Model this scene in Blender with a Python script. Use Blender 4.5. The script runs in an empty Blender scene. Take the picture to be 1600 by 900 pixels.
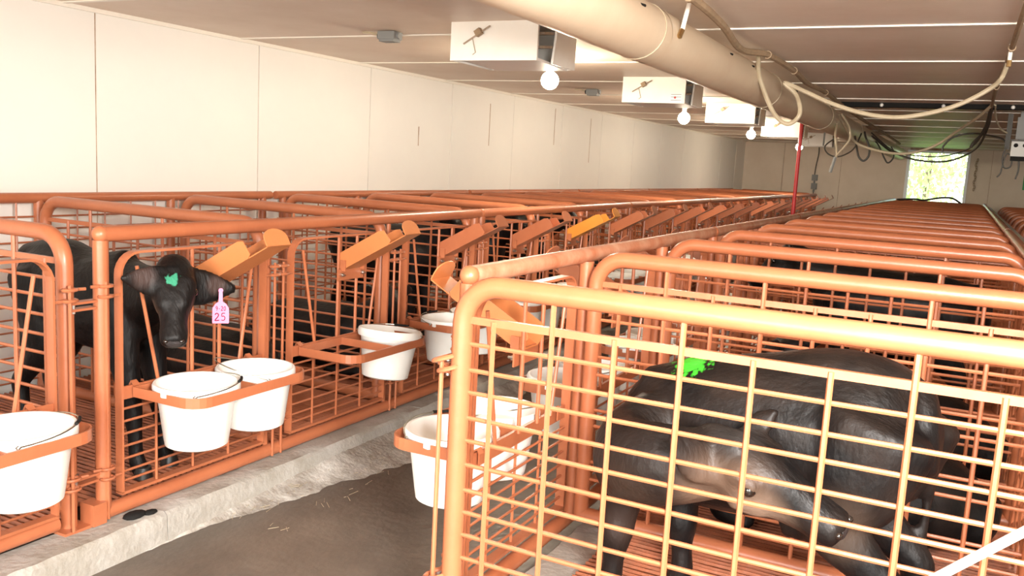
import bpy, bmesh, math, random
from mathutils import Vector, Matrix, Euler
PI = math.pi
random.seed(7)
SC = bpy.context.scene
COL = SC.collection

# ------------------------------------------------------------------ camera
cam_d = bpy.data.cameras.new('camera'); cam = bpy.data.objects.new('camera', cam_d); COL.objects.link(cam)
cam_d.sensor_width = 36.0; cam_d.lens = 1373.07 * 36.0 / 1600.0
cam_d.clip_start = 0.02; cam_d.clip_end = 200
_R = Vector((0.88708192, 0.45844545, 0.05397625))
_D = Vector((0.1128093, -0.10191452, -0.98837619))
_F = Vector((-0.4476156, 0.88285967, -0.14212344))
cam.matrix_world = Matrix(((_R.x, -_D.x, -_F.x, 0), (_R.y, -_D.y, -_F.y, 0), (_R.z, -_D.z, -_F.z, 1.41), (0, 0, 0, 1)))
SC.camera = cam

# ------------------------------------------------------------------ world, lights, exposure
SC.view_settings.view_transform = 'Standard'
SC.view_settings.look = 'None'
SC.view_settings.gamma = 1.0
SC.view_settings.use_curve_mapping = False
SC.view_settings.exposure = 0.27
W = bpy.data.worlds.new('sky'); SC.world = W; W.use_nodes = True
_wn = W.node_tree.nodes; _bg = _wn['Background']
_sky = _wn.new('ShaderNodeTexSky'); _sky.sky_type = 'NISHITA'; _sky.sun_disc = False
_sky.sun_elevation = math.radians(48); _sky.sun_rotation = math.radians(200)
W.node_tree.links.new(_sky.outputs[0], _bg.inputs[0]); _bg.inputs[1].default_value = 1.0

def lamp(name, kind, loc, energy, color=(1, 1, 1), rot=None, **kw):
    d = bpy.data.lights.new(name, kind); d.energy = energy; d.color = color
    for k, v in kw.items(): setattr(d, k, v)
    o = bpy.data.objects.new(name, d); COL.objects.link(o); o.location = loc
    if rot is not None: o.rotation_euler = rot
    return o
def aim(o, target):
    o.rotation_euler = (Vector(target) - o.location).to_track_quat('-Z', 'Y').to_euler()
_s = lamp('sun', 'SUN', (4, 24, 12), 10.0, (1, .95, .85), angle=.01); aim(_s, (3.0, 27, 0))
_s.rotation_euler = (math.radians(38), 0, math.radians(25))
_a = lamp('doorway_daylight', 'AREA', (0.1, -2.9, 1.1), 290, (1, .94, .86), shape='RECTANGLE', size=5.0, size_y=1.9); aim(_a, (-.6, 6.0, 1.1))
_b = lamp('near_fill_light', 'AREA', (0.45, 0.35, 1.66), 185, (1, .96, .91), shape='RECTANGLE', size=.6, size_y=.45); aim(_b, (-.5, 3.0, .8))  # added area light beside the camera, stands in for a flash on the near pens

# ------------------------------------------------------------------ mesh helpers
class MB:
    def __init__(self): self.v = []; self.f = []
    def add(self, vs, fs):
        b = len(self.v); self.v += [tuple(p) for p in vs]; self.f += [tuple(i + b for i in f) for f in fs]; return self
    def box(self, c, s, rot=None):
        x, y, z = s[0] / 2, s[1] / 2, s[2] / 2
        P = [Vector(p) for p in ((-x, -y, -z), (x, -y, -z), (x, y, -z), (-x, y, -z), (-x, -y, z), (x, -y, z), (x, y, z), (-x, y, z))]
        if rot is not None:
            m = rot if isinstance(rot, Matrix) else Euler(rot).to_matrix()
            P = [m @ p for p in P]
        c = Vector(c)
        return self.add([p + c for p in P], [(0, 3, 2, 1), (4, 5, 6, 7), (0, 1, 5, 4), (1, 2, 6, 5), (2, 3, 7, 6), (3, 0, 4, 7)])
    def bx(self, x0, x1, y0, y1, z0, z1):
        return self.box(((x0 + x1) / 2, (y0 + y1) / 2, (z0 + z1) / 2), (x1 - x0, y1 - y0, z1 - z0))
    def tube(self, pts, r, n=8, cap=True, closed=False):
        pts = [Vector(p) for p in pts]; N = len(pts)
        rs = r if isinstance(r, (list, tuple)) else [r] * N
        T = []
        for i in range(N):
            if closed: t = pts[(i + 1) % N] - pts[i - 1]
            else: t = pts[min(i + 1, N - 1)] - pts[max(i - 1, 0)]
            T.append(t.normalized())
        up = Vector((0, 0, 1)) if abs(T[0].z) < .9 else Vector((0, 1, 0))
        u = T[0].cross(up).normalized()
        vs = []
        for i in range(N):
            u = (u - T[i] * u.dot(T[i])).normalized(); w = T[i].cross(u)
            for k in range(n):
                a = 2 * PI * k / n; vs.append(pts[i] + (u * math.cos(a) + w * math.sin(a)) * rs[i])
        fs = []
        for i in range(N if closed else N - 1):
            j = (i + 1) % N
            for k in range(n):
                k2 = (k + 1) % n; fs.append((i * n + k, i * n + k2, j * n + k2, j * n + k))
        if cap and not closed:
            fs.append(tuple(range(n - 1, -1, -1))); fs.append(tuple((N - 1) * n + k for k in range(n)))
        return self.add(vs, fs)
    def strip(self, pts, nrm, w, t):
        """flat bar: follows pts; width w along the fixed vector nrm, thickness t in the plane of the path"""
        pts = [Vector(p) for p in pts]; nrm = Vector(nrm).normalized(); N = len(pts); vs = []
        for i in range(N):
            d = (pts[min(i + 1, N - 1)] - pts[max(i - 1, 0)]).normalized(); s = d.cross(nrm).normalized()
            for a, b in ((-1, -1), (1, -1), (1, 1), (-1, 1)):
                vs.append(pts[i] + nrm * (a * w / 2) + s * (b * t / 2))
        fs = []
        for i in range(N - 1):
            for k in range(4):
                k2 = (k + 1) % 4; fs.append((i * 4 + k, i * 4 + k2, i * 4 + 4 + k2, i * 4 + 4 + k))
        fs += [(3, 2, 1, 0), tuple((N - 1) * 4 + k for k in range(4))]
        return self.add(vs, fs)
    def lathe(self, prof, n=24, c=(0, 0, 0), axis='z'):
        vs = []; fs = []; m = len(prof)
        for k in range(n):
            a = 2 * PI * k / n
            for r, z in prof:
                p = (r * math.cos(a), r * math.sin(a), z)
                if axis == 'x': p = (p[2], p[0], p[1])
                if axis == 'y': p = (p[0], p[2], p[1])
                vs.append((p[0] + c[0], p[1] + c[1], p[2] + c[2]))
        for k in range(n):
            k2 = (k + 1) % n
            for i in range(m - 1): fs.append((k * m + i, k2 * m + i, k2 * m + i + 1, k * m + i + 1))
        return self.add(vs, fs)
    def prism(self, poly, ax, a, b):
        """extrude a 2-D polygon along axis ax ('x','y','z') from a to b"""
        def P(p, h): return {'x': (h, p[0], p[1]), 'y': (p[0], h, p[1]), 'z': (p[0], p[1], h)}[ax]
        n = len(poly); vs = [P(p, a) for p in poly] + [P(p, b) for p in poly]
        fs = [tuple(range(n - 1, -1, -1)), tuple(range(n, 2 * n))] + [(i, (i + 1) % n, (i + 1) % n + n, i + n) for i in range(n)]
        return self.add(vs, fs)
    def ball(self, c, r, n=12, m=8, s=(1, 1, 1)):
        prof = [(r * math.sin(PI * i / m), -r * math.cos(PI * i / m)) for i in range(m + 1)]
        b = len(self.v); self.lathe(prof, n)
        for i in range(b, len(self.v)):
            p = self.v[i]; self.v[i] = (p[0] * s[0] + c[0], p[1] * s[1] + c[1], p[2] * s[2] + c[2])
        return self
    def mesh(self, name, mat, smooth=True, mirror=False):
        me = bpy.data.meshes.new(name)
        V, F = self.v, self.f
        if mirror: V = [(-p[0], p[1], p[2]) for p in V]; F = [f[::-1] for f in F]
        me.from_pydata(V, [], F); bm = bmesh.new(); bm.from_mesh(me)
        bmesh.ops.remove_doubles(bm, verts=bm.verts, dist=1e-6)
        bmesh.ops.recalc_face_normals(bm, faces=bm.faces)
        bm.to_mesh(me); bm.free()
        me.materials.append(mat)
        if smooth:
            me.polygons.foreach_set('use_smooth', [True] * len(me.polygons))
            try: me.set_sharp_from_angle(angle=math.radians(40))
            except Exception: pass
        me.update()
        return me

def put(name, me, parent=None, loc=(0, 0, 0), rot=(0, 0, 0)):
    o = bpy.data.objects.new(name, me); COL.objects.link(o); o.location = loc; o.rotation_euler = rot
    if parent is not None: o.parent = parent
    return o
def tag(o, label=None, cat=None, group=None, kind=None):
    if label: o['label'] = label
    if cat: o['category'] = cat
    if group: o['group'] = group
    if kind: o['kind'] = kind
    return o
def thing(name, label, cat, loc=(0, 0, 0), rotz=0, group=None):
    o = bpy.data.objects.new(name, None); COL.objects.link(o); o.location = loc; o.rotation_euler = (0, 0, rotz)
    o.empty_display_size = .05
    return tag(o, label, cat, group)
def struct(name, me, parent=None, loc=(0, 0, 0)):
    o = put(name, me, parent, loc)
    if parent is None: o['kind'] = 'structure'
    return o
def arc(c, r, a0, a1, ax, n=6):
    out = []
    for i in range(n + 1):
        a = math.radians(a0 + (a1 - a0) * i / n); p, q = c[0] + r * math.cos(a), c[1] + r * math.sin(a)
        out.append({'xz': (p, 0, q), 'yz': (0, p, q), 'xy': (p, q, 0)}[ax])
    return out
def spline(pts, n=6):
    P = [Vector(p) for p in pts]; out = []
    for i in range(len(P) - 1):
        p0 = P[max(i - 1, 0)]; p1 = P[i]; p2 = P[i + 1]; p3 = P[min(i + 2, len(P) - 1)]
        for k in range(n):
            t = k / n
            out.append(.5 * ((2 * p1) + (p2 - p0) * t + (2 * p0 - 5 * p1 + 4 * p2 - p3) * t * t + (3 * p1 - p0 - 3 * p2 + p3) * t ** 3))
    out.append(P[-1]); return out

# ------------------------------------------------------------------ materials
def newmat(name):
    m = bpy.data.materials.new(name); m.use_nodes = True; nt = m.node_tree
    return m, nt, nt.nodes['Principled BSDF']
def mat(name, col, *_p, dirt=None, **_k):
    m = mat0(name, col, *_p, **_k)
    if dirt:
        nt = m.node_tree; cr = [n for n in nt.nodes if n.bl_idname == 'ShaderNodeValToRGB'][0]
        a = cr.color_ramp.elements.new(.66); a.color = (*_k['noise'], 1); cr.color_ramp.elements[-1].position = .74; cr.color_ramp.elements[-1].color = (*dirt, 1)
    return m
def mat0(name, col, rough=.5, metal=0.0, noise=None, nscale=8, bump=0, bscale=60, spec=.5, coords='Object', stretch=None, rand=0, coat=0):
    m, nt, b = newmat(name); N = nt.nodes; L = nt.links
    b.inputs['Base Color'].default_value = (*col, 1); b.inputs['Roughness'].default_value = rough
    b.inputs['Metallic'].default_value = metal; b.inputs['Specular IOR Level'].default_value = spec
    if coat: b.inputs['Coat Weight'].default_value = coat; b.inputs['Coat Roughness'].default_value = .2
    tc = N.new('ShaderNodeTexCoord'); src = tc.outputs[coords]
    if stretch:
        mp = N.new('ShaderNodeMapping'); mp.inputs['Scale'].default_value = stretch; L.new(src, mp.inputs[0]); src = mp.outputs[0]
    out = None
    if noise:
        nz = N.new('ShaderNodeTexNoise'); nz.inputs['Scale'].default_value = nscale; nz.inputs['Detail'].default_value = 6; nz.inputs['Roughness'].default_value = .65
        L.new(src, nz.inputs['Vector']); cr = N.new('ShaderNodeValToRGB')
        e = cr.color_ramp.elements; e[0].position = .35; e[0].color = (*col, 1); e[1].position = .72; e[1].color = (*noise, 1)
        L.new(nz.outputs[0], cr.inputs[0]); out = cr.outputs[0]
    if rand:
        oi = N.new('ShaderNodeObjectInfo'); hs = N.new('ShaderNodeHueSaturation')
        mr = N.new('ShaderNodeMapRange'); mr.inputs[3].default_value = 1 - rand; mr.inputs[4].default_value = 1 + rand
        L.new(oi.outputs['Random'], mr.inputs[0]); L.new(mr.outputs[0], hs.inputs['Value'])
        if out: L.new(out, hs.inputs['Color'])
        else: hs.inputs['Color'].default_value = (*col, 1)
        out = hs.outputs[0]
    if out: L.new(out, b.inputs['Base Color'])
    if bump:
        n2 = N.new('ShaderNodeTexNoise'); n2.inputs['Scale'].default_value = bscale; n2.inputs['Detail'].default_value = 4; L.new(src, n2.inputs['Vector'])
        bp = N.new('ShaderNodeBump'); bp.inputs['Strength'].default_value = bump; bp.inputs['Distance'].default_value = .01
        L.new(n2.outputs[0], bp.inputs['Height']); L.new(bp.outputs[0], b.inputs['Normal'])
    return m
M = {}
M['paint'] = mat('orange_enamel', (.45, .146, .064), .34, noise=(.38, .115, .05), nscale=5, bump=.08, bscale=40, rand=.06)
M['paint_worn'] = mat('worn_orange_enamel', (.44, .145, .068), .42, noise=(.58, .33, .21), nscale=9, bump=.12, bscale=40)
M['paint_light'] = mat('light_orange_enamel', (.54, .19, .065), .36, noise=(.48, .165, .058), nscale=6, bump=.05)
M['paint_amber'] = mat('amber_enamel', (.62, .24, .035), .36, noise=(.55, .2, .03), nscale=6)
M['slat'] = mat('red_brown_slat', (.38, .115, .05), .45, noise=(.24, .085, .042), nscale=14, bump=.25, bscale=50)
M['steel'] = mat('zinc_steel', (.62, .61, .58), .3, 1.0)
M['wire'] = mat('handle_wire', (.42, .40, .33), .3, 1.0)
M['white'] = mat('white_plastic', (.86, .85, .81), .38, noise=(.80, .78, .72), nscale=5)
M['milk'] = mat('milk_replacer', (.88, .85, .76), .25)
M['feed'] = mat('grain_feed', (.62, .40, .10), .8, noise=(.35, .2, .05), nscale=60, bump=.8, bscale=90)
M['black'] = mat('black_rubber', (.015, .014, .013), .8, spec=.15)
M['grey'] = mat('grey_plastic', (.22, .22, .21), .55)
M['lightgrey'] = mat('light_grey_plastic', (.55, .55, .52), .5)
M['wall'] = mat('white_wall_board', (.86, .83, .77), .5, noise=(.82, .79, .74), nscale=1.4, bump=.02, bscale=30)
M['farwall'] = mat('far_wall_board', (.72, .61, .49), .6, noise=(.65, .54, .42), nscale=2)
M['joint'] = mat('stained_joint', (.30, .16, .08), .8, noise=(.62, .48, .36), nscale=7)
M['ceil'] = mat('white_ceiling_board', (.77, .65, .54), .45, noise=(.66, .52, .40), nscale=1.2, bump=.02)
M['trim'] = mat('cream_trim', (.84, .79, .70), .45)
M['inlet'] = mat('inlet_board', (.88, .85, .79), .45, noise=(.83, .78, .70), nscale=3)
M['ply'] = mat('bare_wood', (.44, .34, .25), .7, noise=(.34, .25, .17), nscale=8, stretch=(1, 6, 1))
M['concrete'] = mat('curb_concrete', (.44, .41, .37), .75, noise=(.30, .27, .22), nscale=5, dirt=(.12, .085, .045), bump=.5, bscale=45)
M['lime'] = mat('limed_concrete', (.58, .55, .50), .8, noise=(.20, .16, .12), nscale=7, bump=.6, bscale=50)
M['mud'] = mat('wet_floor', (.10, .078, .060), .36, noise=(.17, .135, .105), nscale=2.6, bump=.35, bscale=22)
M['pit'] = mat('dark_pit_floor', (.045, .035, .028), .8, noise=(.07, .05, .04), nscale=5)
M['duct'] = mat('tan_duct', (.66, .53, .38), .4, noise=(.60, .46, .32), nscale=3, bump=.03)
M['hose'] = mat('tan_hose', (.46, .38, .26), .45, noise=(.36, .29, .19), nscale=12)
M['cable'] = mat('dark_cable', (.045, .038, .028), .55)
M['oldcable'] = mat('dusty_cable', (.36, .25, .15), .7, noise=(.25, .17, .1), nscale=20)
M['red'] = mat('red_pole_paint', (.52, .03, .035), .4)
M['pink'] = mat('pink_tag', (.80, .20, .36), .5)
M['ink'] = mat('dark_red_marker', (.18, .004, .03), .6)
M['green'] = mat('green_plastic', (.02, .30, .06), .5)
M['brass'] = mat('brass', (.55, .38, .18), .35, 1.0)
M['rod'] = mat('white_rod', (.88, .86, .82), .4)
M['frame'] = mat('window_frame', (.80, .82, .84), .4)
M['bark'] = mat('bark', (.12, .08, .05), .9, noise=(.07, .05, .03), nscale=12, bump=.6)
M['grass'] = mat('grass', (.10, .20, .03), .9, noise=(.16, .26, .05), nscale=3)
M['hoof'] = mat('hoof', (.02, .018, .016), .35)
M['nose'] = mat('calf_nose', (.024, .020, .020), .42, noise=(.045, .036, .036), nscale=40, bump=.3, bscale=120)
M['eye'] = mat('calf_eye', (.012, .008, .006), .06, spec=.8)
M['print'] = mat('label_print', (.08, .07, .07), .6)
# leaves: let some light through
def leafmat():
    m, nt, b = newmat('leaf'); N = nt.nodes; L = nt.links
    b.inputs['Base Color'].default_value = (.42, .58, .16, 1); b.inputs['Roughness'].default_value = .55
    tr = N.new('ShaderNodeBsdfTranslucent'); tr.inputs[0].default_value = (.62, .75, .28, 1)
    mx = N.new('ShaderNodeMixShader'); mx.inputs[0].default_value = .5
    L.new(b.outputs[0], mx.inputs[1]); L.new(tr.outputs[0], mx.inputs[2]); L.new(mx.outputs[0], N['Material Output'].inputs[0])
    return m
M['leaf'] = leafmat()
def emit(name, col, s):
    m, nt, b = newmat(name); b.inputs['Base Color'].default_value = (*col, 1)
    b.inputs['Emission Color'].default_value = (*col, 1); b.inputs['Emission Strength'].default_value = s; return m
M['bulb'] = emit('lit_bulb', (1, .93, .78), 30)
def glass():
    m, nt, b = newmat('window_glass'); b.inputs['Transmission Weight'].default_value = 1; b.inputs['Roughness'].default_value = 0; b.inputs['IOR'].default_value = 1.02
    return m
def fur(name, base, second, spots=(), gloss=.5):
    """short coat: base to second by a streaky noise; spots = (centre, radius, colour, ragged) marks that belong to the animal"""
    m, nt, b = newmat(name); N = nt.nodes; L = nt.links
    tc = N.new('ShaderNodeTexCoord'); nz = N.new('ShaderNodeTexNoise'); nz.inputs['Scale'].default_value = 7; nz.inputs['Detail'].default_value = 5
    L.new(tc.outputs['Object'], nz.inputs['Vector'])
    mx = N.new('ShaderNodeMix'); mx.data_type = 'RGBA'; mx.inputs[6].default_value = (*base, 1); mx.inputs[7].default_value = (*second, 1)
    mr = N.new('ShaderNodeMapRange'); mr.inputs[1].default_value = .4; mr.inputs[2].default_value = .68; L.new(nz.outputs[0], mr.inputs[0]); L.new(mr.outputs[0], mx.inputs[0])
    col = mx.outputs[2]
    for c, r, k, ragged in spots:
        di = N.new('ShaderNodeVectorMath'); di.operation = 'DISTANCE'; L.new(tc.outputs['Object'], di.inputs[0]); di.inputs[1].default_value = c
        src = di.outputs['Value']
        if ragged:
            n3 = N.new('ShaderNodeTexNoise'); n3.inputs['Scale'].default_value = 55; n3.inputs['Detail'].default_value = 3
            mp = N.new('ShaderNodeMapping'); mp.inputs['Scale'].default_value = (1, 1, .45); L.new(tc.outputs['Object'], mp.inputs[0]); L.new(mp.outputs[0], n3.inputs['Vector'])
            ad = N.new('ShaderNodeMath'); ad.operation = 'MULTIPLY_ADD'; ad.inputs[1].default_value = r * 2.2; L.new(n3.outputs[0], ad.inputs[0]); L.new(src, ad.inputs[2])
            m2 = N.new('ShaderNodeMapRange'); m2.inputs[1].default_value = r * 2.02; m2.inputs[2].default_value = r * 1.72; L.new(ad.outputs[0], m2.inputs[0])
        else:
            m2 = N.new('ShaderNodeMapRange'); m2.interpolation_type = 'SMOOTHSTEP'; m2.inputs[1].default_value = r; m2.inputs[2].default_value = r * .35; L.new(src, m2.inputs[0])
        x = N.new('ShaderNodeMix'); x.data_type = 'RGBA'; L.new(m2.outputs[0], x.inputs[0]); L.new(col, x.inputs[6]); x.inputs[7].default_value = (*k, 1); col = x.outputs[2]
    L.new(col, b.inputs['Base Color']); b.inputs['Roughness'].default_value = gloss; b.inputs['Specular IOR Level'].default_value = .24
    n2 = N.new('ShaderNodeTexNoise'); n2.inputs['Scale'].default_value = 38; n2.inputs['Detail'].default_value = 5
    mp = N.new('ShaderNodeMapping'); mp.inputs['Scale'].default_value = (1, 2.2, .6); L.new(tc.outputs['Object'], mp.inputs[0]); L.new(mp.outputs[0], n2.inputs['Vector'])
    bp = N.new('ShaderNodeBump'); bp.inputs['Strength'].default_value = .4; bp.inputs['Distance'].default_value = .010; L.new(n2.outputs[0], bp.inputs['Height']); L.new(bp.outputs[0], b.inputs['Normal'])
    return m

# ------------------------------------------------------------------ layout constants (metres)
XL, XR = -2.524, -1.165        # aisle faces of the left and right pen rows
PITCH, SEC = 0.857, 2.571
NL, NR = 18, 17                # pens per row
YL, YR = 1.956, 2.043          # first posts
ZT = 1.10                      # axis height of the top rails
WX, CEIL, YF = -4.171, 2.085, 18.48
DLEN = 1.37
ORD = ['first', 'second', 'third', 'fourth', 'fifth', 'sixth', 'seventh', 'eighth', 'ninth', 'tenth', 'eleventh', 'twelfth', 'thirteenth', 'fourteenth', 'fifteenth', 'sixteenth', 'seventeenth', 'eighteenth', 'nineteenth', 'twentieth']
SIDE = {-1: 'left', 1: 'right'}

# ------------------------------------------------------------------ setting
def build_shell():
    fl = struct('floor', MB().bx(-4.4, 3.4, -3, 18.6, -.12, 0).mesh('floor', M['mud'], False))
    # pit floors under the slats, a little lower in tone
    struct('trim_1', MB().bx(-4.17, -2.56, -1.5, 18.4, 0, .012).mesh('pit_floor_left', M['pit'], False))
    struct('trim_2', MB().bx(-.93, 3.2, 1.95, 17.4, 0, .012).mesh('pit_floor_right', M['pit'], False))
    # concrete curbs, cast in lengths, edges chipped
    def curb(name, x0, x1, y0, y1, seg, top):
        root = None; y = y0; first = True
        while y < y1:
            L = min(seg, y1 - y); n = max(4, int(L / .06)); rows = []
            rnd = random.Random(int(y * 97) + int(x0 * 31))
            prof0 = [(x0, 0), (x0, top - .012), (x0 + .012, top), ((x0 + x1) / 2, top), (x1 - .012, top), (x1, top - .012), (x1 + .004, top * .5), (x1 + .006, 0)]
            vs = []; fs = []; m = len(prof0)
            for i in range(n + 1):
                yy = y + .002 + (L - .004) * i / n
                for j, (px, pz) in enumerate(prof0):
                    k = .003 if 1 <= j <= 6 else 0
                    vs.append((px + rnd.uniform(-k, k), yy, pz + (rnd.uniform(-k, k) * .6 if pz > 0 else 0)))
            for i in range(n):
                for j in range(m - 1): fs.append((i * m + j, (i + 1) * m + j, (i + 1) * m + j + 1, i * m + j + 1))
            fs.append(tuple(range(m))); fs.append(tuple(n * m + j for j in range(m - 1, -1, -1)))
            me = MB().add(vs, fs).mesh('curb_block', M['concrete'])
            if root is None: root = struct(name, me)
            else: put('curb_block', me, root)
            y += L
    curb('trim_3', -2.57, -2.402, -1.2, 18.3, 1.66, .108)
    curb('trim_4', -1.13, -.955, 1.93, 17.0, 1.7, .108)
    # limewashed fillet along the foot of the left curb, ragged mud edge
    rnd = random.Random(3); vs = []; fs = []; n = 150; m = 5
    for i in range(n + 1):
        y = 2.0 + (5.2 - 2.0) * i / n
        g = max(0, min(1, (y - 2.1) / .95)); w = .012 + .20 * g ** 1.5 + g * (.03 * math.sin(y * 8) + .012 * math.sin(y * 23 + 1) + .008 * math.sin(y * 57)) + rnd.uniform(-.004, .004)
        if y > 4.4: w *= max(.1, (5.2 - y) / .8)
        w = max(w, .006); h = .008 + .05 * g
        for j in range(m):
            t = j / (m - 1); vs.append((-2.404 + w * t, y, .001 + h * (1 - t) ** 1.5 + rnd.uniform(-.003, .003) * (t < 1)))
    for i in range(n):
        for j in range(m - 1): fs.append((i * m + j, i * m + j + 1, (i + 1) * m + j + 1, (i + 1) * m + j))
    struct('trim_5', MB().add(vs, fs).mesh('lime_fillet', M['lime']))
    # left wall: backing and 4-foot boards with stained joints
    wl = struct('wall_left', MB().bx(WX - .12, WX - .004, -3, YF, 0, 2.25).mesh('wall_backing', M['joint'], False))
    ys = [-1.6 + 1.2085 * i for i in range(18)]
    bme = MB().bx(WX - .004, WX + .004, .005, 1.2085 - .005, 0, CEIL + .02).mesh('wall_board', M['wall'], False)
    off = 3.216 - (-1.6 + 1.2085 * 4)
    for y in ys:
        if y + off < YF - .3: put('wall_panel', bme, wl, (random.uniform(-.002, .002), y + off, 0))
    for y, z0, z1 in ((9.05, 1.62, 2.02), (10.1, 1.45, 1.98), (7.55, 1.55, 1.95), (6.32, 1.5, 1.66)):
        put('rust_streak', MB().bx(WX + .004, WX + .0058, y - .004, y + .004, z0, z1).mesh('rust_streak', M['joint'], False), wl)
    # far wall with the opening
    wx0, wx1, wz0, wz1 = -1.04, -.07, .95, 2.0
    fw = MB()
    for a, b, c, d in ((WX - .1, wx0, 0, 2.4), (wx1, 3.3, 0, 2.4), (wx0, wx1, 0, wz0), (wx0, wx1, wz1, 2.4)): fw.bx(a, b, YF + .012, YF + .16, c, d)
    fo = struct('wall_far', fw.mesh('far_backing', M['joint'], False))
    x = WX
    for w in (.80, 1.1, 1.22):
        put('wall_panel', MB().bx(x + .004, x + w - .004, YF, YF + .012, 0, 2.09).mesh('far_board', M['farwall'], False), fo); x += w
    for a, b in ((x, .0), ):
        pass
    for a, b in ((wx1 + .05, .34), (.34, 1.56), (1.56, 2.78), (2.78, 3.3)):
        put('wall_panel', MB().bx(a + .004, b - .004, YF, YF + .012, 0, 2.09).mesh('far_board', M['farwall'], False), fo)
    wf = MB()
    wf.bx(wx0 - .05, wx0, YF - .02, YF + .17, wz0 - .05, wz1 + .04); wf.bx(wx1, wx1 + .05, YF - .02, YF + .17, wz0 - .05, wz1 + .04)
    wf.bx(wx0, wx1, YF - .02, YF + .17, wz1, wz1 + .04); wf.bx(wx0, wx1, YF - .02, YF + .17, wz0 - .05, wz0)
    struct('window_1', wf.mesh('window_frame', M['frame'], False))
    # right and back walls (behind the camera: wide open doorway)
    struct('wall_right', MB().bx(3.2, 3.3, -3, YF, 0, 2.25).mesh('wall_right', M['wall'], False))
    bw = MB(); bw.bx(-4.3, -2.6, -3.1, -3, 0, 2.25); bw.bx(2.8, 3.3, -3.1, -3, 0, 2.25); bw.bx(-2.6, 2.8, -3.1, -3, 2.06, 2.25)
    struct('wall_back', bw.mesh('wall_back', M['wall'], False))
    # ceiling
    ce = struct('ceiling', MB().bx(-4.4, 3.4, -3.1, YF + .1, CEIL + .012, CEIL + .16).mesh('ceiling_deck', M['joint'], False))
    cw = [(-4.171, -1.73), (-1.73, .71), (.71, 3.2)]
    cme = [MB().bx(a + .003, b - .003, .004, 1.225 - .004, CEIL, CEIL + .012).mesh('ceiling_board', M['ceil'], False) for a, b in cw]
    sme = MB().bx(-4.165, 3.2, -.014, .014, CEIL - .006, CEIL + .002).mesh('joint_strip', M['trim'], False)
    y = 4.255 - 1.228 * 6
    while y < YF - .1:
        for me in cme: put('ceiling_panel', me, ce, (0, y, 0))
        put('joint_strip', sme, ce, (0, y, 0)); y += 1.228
    put('cornice_strip', MB().bx(WX, WX + .02, -3, YF, CEIL - .022, CEIL).mesh('cornice_strip', M['trim'], False), wl)
build_shell()

# ------------------------------------------------------------------ pen hardware prototypes (local: x towards the aisle for the left row, mirrored for the right)
ZW = [1.014 - .063 * i for i in range(14)]          # wire heights of a divider
def proto_divider(s):
    mir = (s == 1); P = {}
    r = .027; R = .10; L = DLEN; zb, zt = .185, ZT + .003
    path = [(0, 0, zb)] + arc((-R, zt - R), R, 0, 90, 'xz', 7) + arc((-L + R, zt - R), R, 90, 180, 'xz', 7) + [(-L, 0, zb)]
    P['frame'] = MB().tube(path, r, 12).tube([(0, 0, zb), (-L, 0, zb)], r, 12).mesh('divider_tube', M['paint'], True, mir)
    P['flat'] = MB().box((-L / 2, 0, 0), (L - .04, .013, .019)).mesh('divider_top_wire', M['paint'], False, mir)
    P['h'] = MB().tube([(-.02, 0, 0), (-L / 2, .001, -.0015), (-L + .02, 0, 0)], .0058, 6).mesh('divider_wire', M['paint'], True, mir)
    P['v'] = MB().tube([(0, -.006, zb), (0, -.006, ZW[0] + .004)], .0068, 6).mesh('divider_upright', M['paint'], True, mir)
    P['vl'] = MB().tube([(0, -.006, zb), (0, -.006, zt - .01)], .0072, 6).mesh('divider_upright_long', M['paint'], True, mir)
    mb = MB().box((-L / 2, 0, ZW[0]), (L - .04, .013, .019))
    for z in ZW[1:]: mb.tube([(-.02, 0, z), (-L + .02, 0, z)], .0048, 4)
    for k in range(8): mb.tube([(-.09 - .158 * k, -.006, zb), (-.09 - .158 * k, -.006, zt - .01 if k in (1, 3, 6) else ZW[0])], .0058, 4)
    P['mesh'] = mb.mesh('divider_mesh', M['paint'], True, mir)
    P['foot'] = MB().bx(-.05, .05, -.05, .05, .108, .118).tube([(0, 0, .112), (0, 0, .2)], .026, 12).mesh('foot_plate', M['paint'], True, mir)
    return P
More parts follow.
